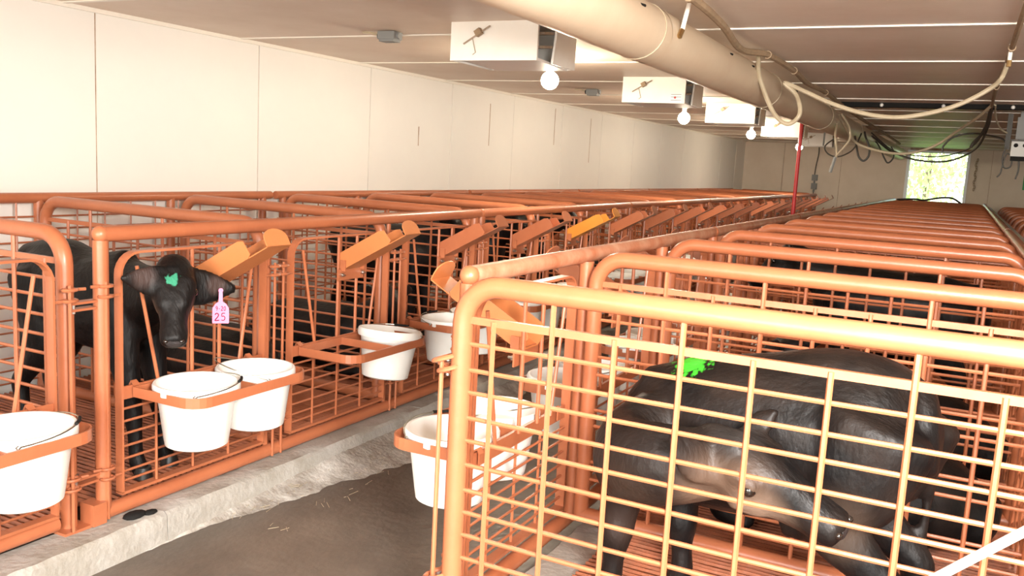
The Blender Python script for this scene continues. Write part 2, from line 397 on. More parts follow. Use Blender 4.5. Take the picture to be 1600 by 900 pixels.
def proto_gate(s):
    mir = (s == 1); P = {}
    Wd, R, z0, z1 = .69, .075, .192, 1.035
    path = [(0, 0, z0)] + arc((R, z1 - R), R, 180, 90, 'yz', 6) + arc((Wd - R, z1 - R), R, 90, 0, 'yz', 6) + [(0, Wd, z0)]
    P['frame'] = MB().strip(path, (1, 0, 0), .034, .008).box((0, Wd / 2, z0), (.034, Wd + .008, .01)).mesh('gate_frame', M['paint'], False, mir)
    P['cross'] = MB().box((.004, Wd / 2, .548), (.007, Wd - .008, .046)).mesh('cross_bar', M['paint'], False, mir)
    P['slant_a'] = MB().tube([(0, .075, .985), (0, .165, .56)], .0066, 8).mesh('yoke_rod_a', M['paint'], True, mir)
    P['slant_b'] = MB().tube([(0, .635, .985), (0, .56, .56)], .0066, 8).mesh('yoke_rod_b', M['paint'], True, mir)
    P['vert'] = MB().tube([(0, 0, .56), (0, 0, 1.034)], .0072, 8).mesh('yoke_upright', M['paint'], True, mir)
    P['wire'] = MB().tube([(0, .004, 0), (0, Wd - .004, 0)], .0046, 6).mesh('gate_wire', M['paint'], True, mir)
    P['up'] = MB().tube([(.006, 0, z0), (.006, 0, .53)], .005, 6).mesh('gate_lower_upright', M['paint'], True, mir)
    def ring(c, r=.017): return [(c[0] + r * 1.0 * math.cos(a), c[1] + r * 1.5 * math.sin(a), c[2]) for a in [2 * PI * k / 12 for k in range(12)]]
    hb = MB().tube([(0, 0, .118), (0, 0, .945)], .0058, 8)
    P['pin'] = hb.mesh('hinge_rod', M['paint'], True, mir)
    lp = MB()
    for dz in (0, -.035): lp.tube(ring((0, 0, dz), .016), .0055, 6, closed=True)
    lp.tube([(0, .02, -.035), (0, .052, -.035)], .0055, 6)
    lp.tube([(0, -.02, 0), (-.01, -.05, 0)], .0055, 6)
    P['loop'] = lp.mesh('hinge_loop', M['paint'], True, mir)
    mb = MB()
    for z in (.49, .445, .40, .355, .31, .265, .23): mb.tube([(0, .004, z), (0, Wd - .004, z)], .0046, 4)
    for y in (.15, .32, .50): mb.tube([(.006, y, z0), (.006, y, .53)], .005, 4)
    mb.tube([(0, .075, .985), (0, .165, .56)], .0066, 5).tube([(0, .635, .985), (0, .56, .56)], .0066, 5)
    for y in (.32, .455): mb.tube([(0, y, .56), (0, y, 1.034)], .0072, 5)
    P['all'] = mb.mesh('gate_bars', M['paint'], True, mir)
    return P
def proto_rack(s):
    mir = (s == 1); R = .07; y0, y1, xo = .045, .625, .31
    loop = [(.012, y0, 0), (xo - R, y0, 0)] + [(p[0], p[1], 0) for p in arc((xo - R, y0 + R), R, -90, 0, 'xy', 5)] + [(p[0], p[1], 0) for p in arc((xo - R, y1 - R), R, 0, 90, 'xy', 5)] + [(.012, y1, 0)]
    return {'loop': MB().strip(loop, (0, 0, 1), .036, .006).mesh('rack_loop', M['paint'], False, mir),
            'back': MB().box((.012, (y0 + y1) / 2, 0), (.006, y1 - y0, .036)).mesh('rack_back_bar', M['paint'], False, mir),
            'mid': MB().box(((xo + .012) / 2, (y0 + y1) / 2, 0), (xo - .014, .006, .034)).mesh('rack_middle_bar', M['paint'], False, mir),
            'hook': MB().strip([(.012, 0, .02), (-.006, 0, .034), (-.014, 0, .02), (-.014, 0, -.012)], (0, 1, 0), .024, .005).mesh('rack_hook', M['paint'], False, mir)}
def proto_holder(s):
    """bottle holder: U channel pivoted on the gate, tipped up over the aisle"""
    mir = (s == 1); a = math.radians(29); ca, sa = math.cos(a), math.sin(a); o = Vector((.03, 0, .885))
    def T(u, y, w): return (o.x + u * ca - w * sa, y, o.z + u * sa + w * ca)   # u along, w normal
    def plate(mb, poly, y0, y1):  # poly in (u,w)
        mb.add([T(u, y0, w) for u, w in poly] + [T(u, y1, w) for u, w in poly],
               [tuple(range(len(poly))), tuple(range(2 * len(poly) - 1, len(poly) - 1, -1))] + [(i, i + len(poly), (i + 1) % len(poly) + len(poly), (i + 1) % len(poly)) for i in range(len(poly))]); return mb
    w2 = .060; L = .375
    ch = MB(); plate(ch, [(-.02, 0), (L, 0), (L, .004), (-.02, .004)], -w2, w2)
    plate(ch, [(-.02, 0), (.275, 0), (.29, .012), (.28, .066), (.255, .075), (.0, .075), (-.02, .055)], -w2 - .004, -w2)
    plate(ch, [(-.02, 0), (.275, 0), (.29, .012), (.28, .066), (.255, .075), (.0, .075), (-.02, .055)], w2, w2 + .004)
    tab = []
    for i in range(9):
        t = PI * i / 8; tab.append((w2 * math.cos(t), .035 + .035 * math.sin(t)))
    tab = [(w2, 0)] + tab + [(-w2, 0)]
    e = MB(); n = len(tab)
    e.add([T(L - .004, y, w) for y, w in tab] + [T(L, y, w) for y, w in tab], [tuple(range(n)), tuple(range(2 * n - 1, n - 1, -1))] + [(i, i + n, (i + 1) % n + n, (i + 1) % n) for i in range(n)])
    br = MB().box((.018, 0, .858), (.006, .19, .052)).box((.028, -.07, .9), (.03, .005, .05)).box((.028, .07, .9), (.03, .005, .05))
    bo = MB()
    bo.lathe([(0, -.008), (.009, -.008), (.009, .004), (.005, .004), (.005, .016), (0, .016)], 8, axis='x')
    out = {'bracket': br.mesh('pivot_bracket', M['paint'], False, mir), 'bolt': bo.mesh('pivot_bolt', M['steel'], True, mir)}
    for nm in ('paint', 'paint_light', 'paint_amber'):
        out['ch_' + nm] = ch.mesh('holder_channel_' + nm, M[nm], False, mir); out['tab_' + nm] = e.mesh('holder_end_' + nm, M[nm], False, mir)
    return out
def proto_section(s):
    mir = (s == 1); r = .027; L = SEC - .035
    return {'rail': MB().tube([(0, 0, ZT), (0, L, ZT)], r, 14).mesh('top_rail', M['paint_worn'] if s == 1 else M['paint'], True, mir),
            'post': MB().tube([(0, 0, .135), (0, 0, ZT - .02)], .0255, 12).mesh('frame_post', M['paint'], True, mir),
            'stay': MB().tube([(0, 0, .135), (0, 0, ZT - .02)], .011, 8).mesh('frame_stay', M['paint'], True, mir),
            'cap': MB().ball((0, 0, ZT), .0285, 12, 8).mesh('post_cap', M['paint'], True, mir),
            'base': MB().tube([(0, -.03, .138), (0, L, .138)], r, 12).mesh('base_tube', M['paint'], True, mir),
            'endplate': MB().box((0, -.04, .15), (.07, .05, .075)).mesh('base_end_plate', M['paint'], False, mir),
            'strap': MB().box((-.005, -.06, 0), (.034, .13, .008)).box((-.005, -.07, -.022), (.034, .09, .008)).mesh('clamp_strap', M['paint'], False, mir),
            'bolt': MB().lathe([(0, -.035), (.006, -.035), (.006, .006), (.01, .006), (.01, .016), (0, .016)], 8).mesh('clamp_bolt', M['steel'], True, mir)}
def proto_back(s):
    mir = (s == 1); L = SEC - .05; x = 0
    mb = MB()
    for z in ZW: mb.tube([(x, .02, z), (x, L - .02, z)], .0046, 4)
    k = .1
    while k < L: mb.tube([(x + .006, k, .16), (x + .006, k, ZT)], .0056, 4); k += .165
    return {'rail': MB().tube([(x, 0, ZT + .006), (x, L, ZT + .006)], .026, 12).mesh('back_rail', M['paint'], True, mir),
            'post': MB().tube([(x, 0, .012), (x, 0, ZT)], .024, 10).mesh('back_post', M['paint'], True, mir),
            'mesh': mb.mesh('back_mesh', M['paint'], True, mir)}
PD = {s: proto_divider(s) for s in (-1, 1)}; PG = {s: proto_gate(s) for s in (-1, 1)}; PK = {s: proto_rack(s) for s in (-1, 1)}
PH = {s: proto_holder(s) for s in (-1, 1)}; PS = {s: proto_section(s) for s in (-1, 1)}; PB = {s: proto_back(s) for s in (-1, 1)}

def divider(s, x, y, label, group, detail, foot=False):
    P = PD[s]; t = thing('pen_divider', label, 'divider', (x, y, 0), group=group)
    put('tube_frame', P['frame'], t)
    m = -s  # local x direction is mirrored in the mesh of the right row
    if detail:
        put('wire_bar', P['flat'], t, (0, 0, ZW[0]))
        for z in ZW[1:]: put('wire_bar', P['h'], t, (0, random.uniform(-.002, .002), z + random.uniform(-.003, .003)))
        for k in range(8): put('upright_bar', P['vl'] if k in (1, 3, 6) else P['v'], t, (-s * -1 * (.09 + .158 * k) if s == 1 else -(.09 + .158 * k), 0, 0))
    else:
        tag(put('wire_mesh', P['mesh'], t), kind='stuff')
    if foot: put('foot_plate', P['foot'], t)
    if foot and s == 1:
        hr = put('hinge_rod', MB().tube([(-.052, -.01, .12), (-.052, -.01, .90)], .0062, 8).mesh('divider_hinge_rod', M['paint']), t)
        for z in (.885, .30):
            pts = [(-.026 + .034 * math.cos(a), -.002 + .036 * math.sin(a), z + .012 * math.cos(a)) for a in [2 * PI * i / 16 for i in range(16)]]
            put('hinge_loop', MB().tube(pts, .006, 6, closed=True).tube([(p[0] - .016, p[1], p[2] + .024) for p in pts], .006, 6, closed=True).mesh('divider_hinge_loop', M['paint']), hr)
    return t
def gate(s, x, y, label, group, detail):
    P = PG[s]; t = thing('pen_gate', label, 'gate', (x, y, 0), group=group); o = -s
    put('gate_frame', P['frame'], t); put('cross_bar', P['cross'], t)
    if detail:
        put('yoke_rod', P['slant_a'], t); put('yoke_rod', P['slant_b'], t)
        for yy in (.32, .455): put('yoke_upright', P['vert'], t, (0, yy, 0))
        for z in (.49, .445, .40, .355, .31, .265, .23): put('wire_bar', P['wire'], t, (0, 0, z))
        for yy in (.15, .32, .50): put('upright_bar', P['up'], t, (0, yy, 0))
    else: tag(put('gate_bars', P['all'], t), kind='stuff')
    for yy in (-.058, .748):
        h = put('hinge_rod', P['pin'], t, (o * .012, yy, 0))
        if detail or yy < 0:
            for z in (.93, .30):
                lo = put('hinge_loop', P['loop'], h, (0, 0, z))
                if yy > 0: lo.rotation_euler = (0, 0, PI)
    return t
def rack(s, x, y, label, group):
    P = PK[s]; t = thing('bucket_rack', label, 'rack', (x, y, .548), group=group)
    put('loop_bar', P['loop'], t); put('back_bar', P['back'], t); put('middle_bar', P['mid'], t)
    for yy in (.06, .61): put('hook', P['hook'], t, (0, yy, 0))
    return t
def holder(s, x, y, label, group, kind='paint', dz=0):
    P = PH[s]; t = thing('bottle_holder', label, 'bottle holder', (x, y, dz), group=group); o = -s
    put('channel', P['ch_' + kind], t); put('end_stop', P['tab_' + kind], t); b = put('pivot_bracket', P['bracket'], t)
    for yy in (-.066, .066): put('bolt', P['bolt'], b, (o * .03, yy * 1.15, .858))
    return t
def section(s, x, y, label, group, detail):
    P = PS[s]; t = thing('front_frame', label, 'frame', (x, y, 0), group=group); o = -s
    put('top_rail', P['rail'], t); put('base_tube', P['base'], t)
    put('rail_cap', P['cap'], t)
    for yy in (0, .80, 1.655, 2.515): put('post', P['post'] if s == 1 or yy in (0, 2.515) else P['stay'], t, (0 if yy == 0 else -o * .012, yy, 0))
    put('end_plate', P['endplate'], t)
    if detail:
        for z in (.88, .285):
            st = put('clamp_strap', P['strap'], t, (0, 0, z)); put('clamp_bolt', P['bolt'], st, (-o * .005, -.1, 0), (0, 0, 0))
    return t
def back_panel(s, x, y, label, group):
    P = PB[s]; t = thing('back_panel', label, 'panel', (x, y, 0), group=group)
    put('top_rail', P['rail'], t); tag(put('wire_mesh', P['mesh'], t), kind='stuff')
    for yy in (.07, .88, 1.70, 2.45): put('post', P['post'], t, (0, yy, 0))
    return t
# slatted floors: twisted bars across the pen on two bearers
def slat_mesh(L, n):
    pts = []; rs = []
    for i in range(n + 1): pts.append((L * i / n, 0, 0)); rs.append(.0072 + (.0024 if i % 2 else 0))
    return MB().tube(pts, rs, 5).mesh('floor_slat', M['slat'])
SL = {-1: slat_mesh(1.52, 14), 1: slat_mesh(1.30, 14)}
BE = MB().bx(-.02, .02, 0, PITCH - .006, -.05, -.008).mesh('floor_bearer', M['slat'], False)
NS = 31
def slat_all(s):
    mb = MB(); L = 1.52 if s == -1 else 1.30
    for i in range(NS): mb.tube([(0, .012 + i * .0272, 0), (L, .012 + i * .0272, 0)], .0082, 4)
    return mb.mesh('floor_slats', M['slat'])
SA = {s: slat_all(s) for s in (-1, 1)}
def slat_floor(s, y, label, group, detail):
    x0 = -4.07 if s == -1 else -.95
    t = thing('slatted_floor', label, 'floor grate', (x0, y, .152), group=group)
    if detail:
        for i in range(NS): put('slat', SL[s], t, (0, .012 + i * .0272, random.uniform(-.0015, .0015)))
    else: tag(put('slats', SA[s], t), kind='stuff')
    for xx in (.06, .75, 1.26): put('bearer', BE, t, (xx, 0, 0))
    for yy in (.1, .75):
        put('leg', LEG, t, (.06, yy, 0)); put('leg', LEG, t, (1.26, yy, 0))
LEG = MB().bx(-.02, .02, -.02, .02, -.142, -.045).mesh('floor_leg', M['slat'], False)

# buckets
BU = MB().lathe([(0, 0), (.098, 0), (.108, .006), (.112, .03), (.133, .185), (.135, .19), (.146, .192), (.149, .2), (.149, .222), (.145, .229), (.137, .229), (.134, .222), (.109, .03), (.104, .012), (0, .01)], 36).mesh('bucket_body', M['white'])
def handle_mesh(drop):
    pts = []
    for i in range(19):
        a = PI * i / 18; pts.append((.152 * math.cos(a) * (1 if abs(math.cos(a)) < .9 else 1.0), .150 * math.sin(a), .212 + drop * math.sin(a)))
    mb = MB().tube([(.142, -.004, .212)] + pts + [(-.142, -.004, .212)], .0022, 6)
    for sx in (1, -1): mb.tube([(sx * .152, 0, .212), (sx * .160, -.006, .206), (sx * .156, -.012, .212), (sx * .148, -.006, .215)], .002, 5)
    return mb.mesh('bucket_handle', M['wire'])
HM = [handle_mesh(.024), handle_mesh(.05)]
GR = MB().tube([(.06, .1395, .238), (.02, .1500, .236), (-.012, .152, .236)], .0052, 8).mesh('handle_grip', M['black'])
ER = MB().lathe([(0, -.003), (.006, -.003), (.006, .004), (0, .004)], 10, axis='x').mesh('bucket_ear', M['white'])
MI = MB().lathe([(0, .165), (.127, .165)], 28).mesh('bucket_milk', M['milk'])
FE = MB().lathe([(0, .115), (.05, .112), (.10, .10), (.119, .095)], 28).mesh('bucket_feed', M['feed'])
def bucket(loc, rz, label, group, fill=None, hm=0, tilt=(0, 0)):
    t = thing('bucket', label, 'bucket', loc, rz, group); t.rotation_euler = (tilt[0], tilt[1], rz)
    put('body', BU, t); h = put('wire_handle', HM[hm], t)
    if hm == 0: put('handle_grip', GR, h)
    for sx in (1, -1): put('handle_ear', ER, t, (sx * .148, 0, .212))
    if fill == 'milk': put('milk', MI, t)
    if fill == 'feed': put('feed', FE, t)
    return t

# ------------------------------------------------------------------ build both pen rows
def row(s):
    X = XL if s == -1 else XR; y0 = YL if s == -1 else YR; n = NL if s == -1 else NR; side = SIDE[s]; o = -s
    for k in range((n + 2) // 3):
        section(s, X, y0 + SEC * k, 'orange tube front frame with posts, %s section from the camera along the %s pens' % (ORD[k], side), 'front frames of the %s pens' % side, k < 2)
    for k in range(n + 1):
        det = k < 6
        d0 = (1.845 if k == 0 else 1.9 + PITCH * k) if s == -1 else (1.885 if k == 0 else 1.935 + PITCH * k)
        xx = X - o * (.03 if k == 0 else .055)
        if s == 1: xx = X + (.078 if k == 0 else .072)
        divider(s, xx, d0, ('orange tube and wire divider nearest the camera, %s' % ('left of the calf with the pink tag' if s == -1 else 'large in the right foreground')) if k == 0 else
                'orange tube and wire pen divider, %s behind the nearest one in the %s row' % (ORD[k - 1], side), 'dividers of the %s pen row' % side, det, foot=(k == 0))
        if k < n:
            slat_floor(s, d0 + .005 if k else y0 - .04, 'red slatted grate floor of the %s pen from the camera, %s row' % (ORD[k], side), 'slatted floors of the %s pens' % side, k < 4)
            gy = y0 + .058 + PITCH * k; gx = X + o * .012
            gate(s, gx, gy, 'orange yoke gate of the %s pen from the camera, %s row' % (ORD[k], side), 'pen gates of the %s row' % side, det)
            rack(s, gx + o * .004, gy, 'orange flat bar bucket rack on the %s gate from the camera, %s row' % (ORD[k], side), 'bucket racks of the %s row' % side)
            kind = 'paint'
            if s == -1 and k in (0, 1): kind = 'paint_light'
            if s == -1 and k == 4: kind = 'paint_amber'
            if s == 1 and k == 0: kind = 'paint_light'
            holder(s, gx, gy + .3875, '%s U-shaped bottle holder tipped up on the %s gate from the camera, %s row' % ({'paint': 'red-orange', 'paint_light': 'bright orange', 'paint_amber': 'amber yellow'}[kind], ORD[k], side), 'bottle holders of the %s row' % side, kind, -.055 if s == 1 else 0)
            # buckets
            slots = [0, 1]
            if s == -1 and k == 1: slots = [1]
            for q in slots:
                by = gy + (.19 if q == 0 else .48)
                fill = {(-1, 0, 0): 'milk', (1, 0, 0): 'feed', (1, 0, 1): 'milk'}.get((s, k, q))
                hm = 0 if (k + q) % 2 == 0 else 1
                rz = {(-1, 0, 0): -.75, (-1, 0, 1): 2.6, (1, 0, 0): .9, (-1, 1, 1): .4}.get((s, k, q), random.uniform(0, 6.2))
                tl = (0, 0)
                if s == -1 and k == 1: tl = (-.10, .06)
                bucket((gx + o * .165, by, .352 + (.02 if (s, k) == (-1, 1) else 0)), rz, 'white bucket in the %s ring of the %s gate rack from the camera, %s row' % ('nearer' if q == 0 else 'farther', ORD[k], side), 'white buckets of the %s row' % side, fill, hm, tl)
    bx = -4.085 if s == -1 else .285
    for k in range((n + 2) // 3):
        back_panel(s, bx, y0 - .02 + SEC * k, 'orange mesh panel along the back of the %s pens, %s length from the camera' % (side, ORD[k]), 'back panels of the %s pens' % side)
row(-1); row(1)
# the end pen of the block nearer the camera on the left: gate, rack and bucket cut by the frame
slat_floor(-1, 1.0, 'red slatted grate floor of the pen cut by the left picture edge', 'slatted floors of the left pens', True)
slat_floor(-1, .14, 'red slatted grate floor behind the camera on the left', 'slatted floors of the left pens', False)
gate(-1, XL + .012, 1.075, 'orange yoke gate cut by the left edge, beside the foot plate', 'pen gates of the left row', True)
put_b = thing('base_beam', 'orange tube lying under the gate cut by the left edge', 'rail', (XL - .02, 0, .15)); put('tube', MB().tube([(0, .2, 0), (0, 1.79, 0)], .027, 12).mesh('beam_tube', M['paint']), put_b)
rack(-1, XL + .016, 1.075, 'orange flat bar bucket rack on the gate cut by the left edge', 'bucket racks of the left row')
bucket((XL + .177, 1.075 + .475, .352), -.6, 'white bucket with wire handle cut by the left edge of the photo', 'white buckets of the left row')
# second right-hand row, back to back with the first
for k in range(2, 17):
    divider(1, .47, 1.935 + PITCH * k, 'orange divider beyond the back rail at far right, %s from the camera' % ORD[k - 2], 'dividers of the far right pen row', False)
wp = thing('water_pipe', 'pale pipe running along the back of the right pens', 'pipe', (.375, 0, 1.06))
put('pipe', MB().tube([(0, 3.0, 0), (0, 17, 0)], .018, 10).mesh('water_pipe', M['trim']), wp)
for y in (4.2, 6.8, 9.4, 12, 14.6): put('bracket', MB().box((-.045, y, 0), (.12, .03, .012)).mesh('pipe_bracket', M['steel'], False), wp)

# ------------------------------------------------------------------ ceiling duct, inlets, lamps, cables
def duct():
    X, Z, R = -1.225, 1.948, .112
    t = thing('air_duct', 'long tan round air duct running under the ceiling', 'duct', (X, 0, Z))
    y = -2.6; seg = 3.05; me = MB()
    prof = [(R, 0), (R, seg - .004)]
    tube = MB().tube([(0, 0, 0), (0, seg - .006, 0)], R, 40, cap=False).mesh('duct_length', M['duct'])
    band = MB().tube([(0, -.02, 0), (0, .02, 0)], R + .0025, 40, cap=False).mesh('duct_band', M['duct'])
    hole = MB().lathe([(0, 0), (.011, 0), (.011, .003), (0, .003)], 12).mesh('duct_hole', M['black'])
    while y < 16.6:
        put('duct_length', tube, t, (0, y, 0)); put('seam_band', band, t, (0, y + seg, 0))
        y += seg
    for yy in (3.15, 4.5, 5.0, 6.4):
        a = math.radians(28)
        put('air_hole', MB().tube([(R * .97 * math.cos(a), yy - .02, R * .97 * math.sin(a)), (R * 1.005 * math.cos(a), yy + .02, R * 1.005 * math.sin(a))], .006, 8).mesh('duct_slot', M['black']), t)
    for yy in (1.0, 3.4, 5.8, 8.2, 10.6, 13.0, 15.4):
        pts = [(R * 1.012 * math.cos(a), yy + .03 * math.sin(a), R * 1.012 * math.sin(a)) for a in [2 * PI * k / 28 for k in range(28)]]
        put('hanger_wire', MB().tube(pts, .0022, 5, closed=True).mesh('duct_hanger', M['hose']), t)
duct()
def inlet(y, label, sign=False, right=0):
    x0, x1, z0 = -2.39 + right, -1.905 + right, 1.897; H = CEIL - z0
    t = thing('air_inlet', label, 'air inlet', (x0, y, z0), group='wooden ceiling air inlets'); w = x1 - x0
    f = put('front_board', MB().bx(0, w, 0, .014, 0, H).mesh('inlet_front', M['inlet'], False), t)
    put('side_board', MB().bx(0, .014, .014, .42, 0, H).mesh('inlet_side', M['inlet'], False), t)
    put('side_board', MB().prism([(.16, 0), (.42, 0), (.42, H), (.19, H), (.19, H * .72)], 'x', w, w + .012).mesh('inlet_side_r', M['inlet'], False), t)
    put('back_board', MB().bx(0, w + .012, .42, .434, 0, H).mesh('inlet_back', M['inlet'], False), t)
    put('baffle_board', MB().box((w * .52, .24, .008), (w * .86, .36, .012), (-.03, 0, 0)).mesh('inlet_baffle', M['inlet'], False), t)
    for i, zz in enumerate((H * .42, H * .78)):
        put('slat', MB().box((w * .7, .13 + .02 * i, zz), (w * .58, .14, .012), (.12, 0, 0)).mesh('inlet_slat', M['ply'], False), t)
    lv = MB().tube([(w * .17, -.012, H * .42), (w * .48, -.022, H * .86)], .004, 6)
    lo = put('lever_rod', lv.mesh('inlet_lever', M['ply']), t)
    put('lever_block', MB().box((w * .355, -.024, H * .70), (.034, .026, .03), (0, -.55, 0)).mesh('inlet_block', M['oldcable'], False), lo)
    put('pull_wire', MB().tube([(w * .27, -.008, H * .55), (w * .31, -.008, H * .2), (w * .28, -.010, H * .14)], .0022, 5).mesh('inlet_wire', M['hose']), t)
    if sign:
        sg = put('label', MB().bx(w * .77, w * .96, -.003, 0, H * .06, H * .40).mesh('inlet_label', M['white'], False), t)
        m = MB()
        for zz in (.34, .24, .12): m.bx(w * .785, w * .945, -.0045, -.003, H * zz - .002, H * zz + .001)
        put('print', m.mesh('label_print', M['print'], False), sg)
        put('emblem', MB().lathe([(0, -.0045), (.009, -.0045), (.009, -.003), (0, -.003)], 12, (w * .85, 0, H * .22), 'y').mesh('label_emblem', M['red'], False), sg)
inlet(3.885, 'white boxed wooden air inlet nearest the camera, louvres showing at its side')
inlet(6.37, 'white boxed air inlet with a small printed label, second from the camera', True)
inlet(8.74, 'white boxed air inlet, third from the camera')
inlet(11.4, 'white boxed air inlet behind the red pole top, fourth from the camera')
inlet(14.2, 'white boxed air inlet farthest from the camera', right=.0)
def bulb(loc, label, e):
    t = thing('ceiling_bulb', label, 'lamp', (loc[0], loc[1], loc[2]), group='bare bulbs under the ceiling')
    put('socket', MB().lathe([(0, .055), (.022, .055), (.022, .09), (.03, .095), (.03, CEIL - loc[2]), (0, CEIL - loc[2])], 14).mesh('bulb_socket', M['trim']), t)
    prof = []
    for i in range(13):
        a = PI * i / 12; r = .056
        prof.append((max(r * math.sin(a), 0 if i in (0,) else .018 if i == 12 else 0), -r * math.cos(a)))
    prof.append((.018, .065))
    g = put('glass_bulb', MB().lathe(prof, 20).mesh('bulb_glass', M['bulb']), t)
    L = lamp('bulb_light', 'POINT', (0, 0, -.055), e, (1, .88, .68), shadow_soft_size=.05); L.parent = t
for i, (p, lb) in enumerate((((-2.40, 5.10, 1.925), 'lit bare bulb behind the nearest air inlet, largest glow'), ((-2.46, 8.25, 1.905), 'lit bare bulb below the second and third air inlets'),
                             ((-2.48, 11.25, 1.905), 'lit bare bulb just left of the fourth air inlet'), ((-2.53, 15.1, 1.90), 'smallest lit bare bulb, beside the red pole'))):
    bulb(p, 'ceiling ' + lb, 55)
def jbox(x, y, label):
    t = thing('junction_box', label, 'junction box', (x, y, CEIL), group='grey ceiling junction boxes')
    b = MB().bx(-.055, .055, -.04, .04, -.045, -.004); b.bx(-.048, .048, -.034, .034, -.058, -.045)
    put('body', b.mesh('jbox', M['grey'], False), t)
    put('knockout', MB().tube([(-.055, 0, -.025), (-.075, 0, -.025)], .018, 10).mesh('jbox_gland', M['black']), t)
    put('knockout', MB().tube([(.055, 0, -.025), (.068, 0, -.025)], .018, 10).mesh('jbox_gland2', M['grey']), t)
    put('cable', MB().tube(spline([(-.07, 0, -.02), (-.11, -.01, -.01), (-.17, -.02, -.006)]), .007, 6).mesh('jbox_cable', M['hose']), t)
jbox(-2.93, 4.12, 'grey ceiling junction box left of the nearest inlet'); jbox(-3.05, 7.4, 'smaller grey junction box left of the second inlet')
# cable run beside the duct, hoses and wires
def run(name, label, cat, pts, r, m, n=6, extra=None):
    t = thing(name, label, cat, (0, 0, 0)); o = pts[0]; t.location = o
    q = spline([(p[0] - o[0], p[1] - o[1], p[2] - o[2]) for p in pts], 8)
    put(name.split('_')[-1], MB().tube(q, r, n).mesh(name, m), t)
    if extra:
        for e in extra: put('clip', MB().lathe([(r, -.012), (r + .006, -.012), (r + .006, .012), (r, .012)], 10, axis='y').mesh('clip', M['oldcable']), t, (e[0] - o[0], e[1] - o[1], e[2] - o[2]))
    return t
run('ceiling_cable', 'dusty brown cable bundle clipped along the duct', 'cable', [(-1.02, 2.6, 2.066), (-1.0, 3.3, 2.055), (-1.03, 3.9, 2.05), (-1.09, 4.55, 2.03), (-1.05, 5.0, 2.06), (-1.03, 5.7, 2.055), (-1.06, 6.4, 2.05), (-1.05, 7.2, 2.062), (-1.06, 8.4, 2.05), (-1.06, 10.5, 2.04), (-1.07, 13, 2.05), (-1.07, 15.8, 2.04)], .017, M['oldcable'], 8,
    [(-1.0, 3.3, 2.055), (-1.05, 5.0, 2.06), (-1.03, 5.7, 2.055), (-1.05, 7.2, 2.062)])
run('hanging_hose', 'tan hose looping below the duct and sagging across to the right', 'hose', [(-1.10, 5.0, 2.06), (-1.105, 5.1, 1.95), (-1.03, 5.2, 1.765), (-.955, 5.25, 1.708), (-.895, 5.25, 1.765), (-.93, 5.3, 1.87), (-1.0, 5.3, 1.935), (-.98, 5.3, 1.935), (-.875, 5.3, 1.89), (-.733, 5.3, 1.83), (-.56, 5.3, 1.78), (-.393, 5.3, 1.763), (-.237, 5.3, 1.788), (-.088, 5.3, 1.84), (.038, 5.3, 1.918), (.09, 5.35, 1.98), (.11, 5.3, 2.06)], .0125, M['hose'], 8)
run('sagging_hose', 'long tan hose sagging below the corrugated ceiling toward the far opening', 'hose', [(-1.12, 8.6, 1.99), (-1.05, 8.8, 1.86), (-.977, 9.0, 1.755), (-.744, 9.0, 1.688), (-.524, 9.0, 1.684), (-.317, 9.0, 1.76), (-.15, 8.8, 1.88), (.0, 8.4, 1.98), (.10, 8.1, 2.07)], .0125, M['hose'], 8)
run('dark_cable', 'dark cable sagging across the top of the far opening', 'cable', [(-1.0, 10.5, 1.90), (-.86, 10.9, 1.78), (-.773, 11.0, 1.737), (-.566, 11.0, 1.676), (-.304, 11.0, 1.667), (-.116, 10.8, 1.715), (.04, 10.3, 1.82), (.10, 9.4, 1.97), (.10, 8.6, 2.07)], .011, M['cable'], 7)
run('thin_cable', 'thin dark cable above the far opening beside the thicker one', 'cable', [(-1.0, 10.4, 1.93), (-.80, 11.0, 1.765), (-.55, 11.0, 1.722), (-.30, 11.0, 1.728), (-.05, 10.6, 1.80), (.06, 10, 1.92), (.09, 8.9, 2.07)], .007, M['cable'], 6)
run('lamp_lead', 'black lead arching to a plug in front of the far opening', 'cable', [(-.27, 10.0, 1.745), (-.27, 10.0, 1.80), (-.20, 10.0, 1.885), (-.10, 10.0, 1.925), (.02, 10.0, 1.935), (.12, 9.6, 1.90), (.22, 9.1, 1.85), (.26, 9.05, 1.80)], .009, M['cable'], 6)
run('drop_cable', 'dark twisted cables hanging from the ceiling near the socket box', 'cable', [(.10, 8.2, 2.075), (.095, 8.5, 2.02), (.08, 8.9, 1.95), (.05, 9.2, 1.88), (.0, 9.3, 1.82), (-.02, 9.3, 1.77)], .014, M['cable'], 7)
run('supply_lead', 'yellowish lead hanging from the ceiling to the grey box', 'cable', [(.12, 8.2, 2.07), (.14, 8.6, 2.0), (.19, 8.9, 1.93), (.25, 9.0, 1.895)], .008, M['hose'], 6)
run('coiled_cable', 'dark cable loops hanging under the far part of the duct, longer loop', 'cable', [(-1.12, 10.0, 1.87), (-1.10, 10.1, 1.75), (-1.07, 10.1, 1.66), (-1.02, 10.1, 1.62), (-.975, 10.1, 1.67), (-.975, 10.1, 1.76), (-1.02, 10.1, 1.86), (-1.06, 10.3, 1.93)], .011, M['cable'], 7)
run('coiled_cable', 'small dark cable loop hanging at the far end of the duct', 'cable', [(-1.20, 12.2, 1.93), (-1.10, 12.25, 1.90), (-1.0, 12.3, 1.72), (-.95, 12.3, 1.655), (-.90, 12.3, 1.70), (-.89, 12.3, 1.78), (-.93, 12.3, 1.86)], .010, M['cable'], 7)
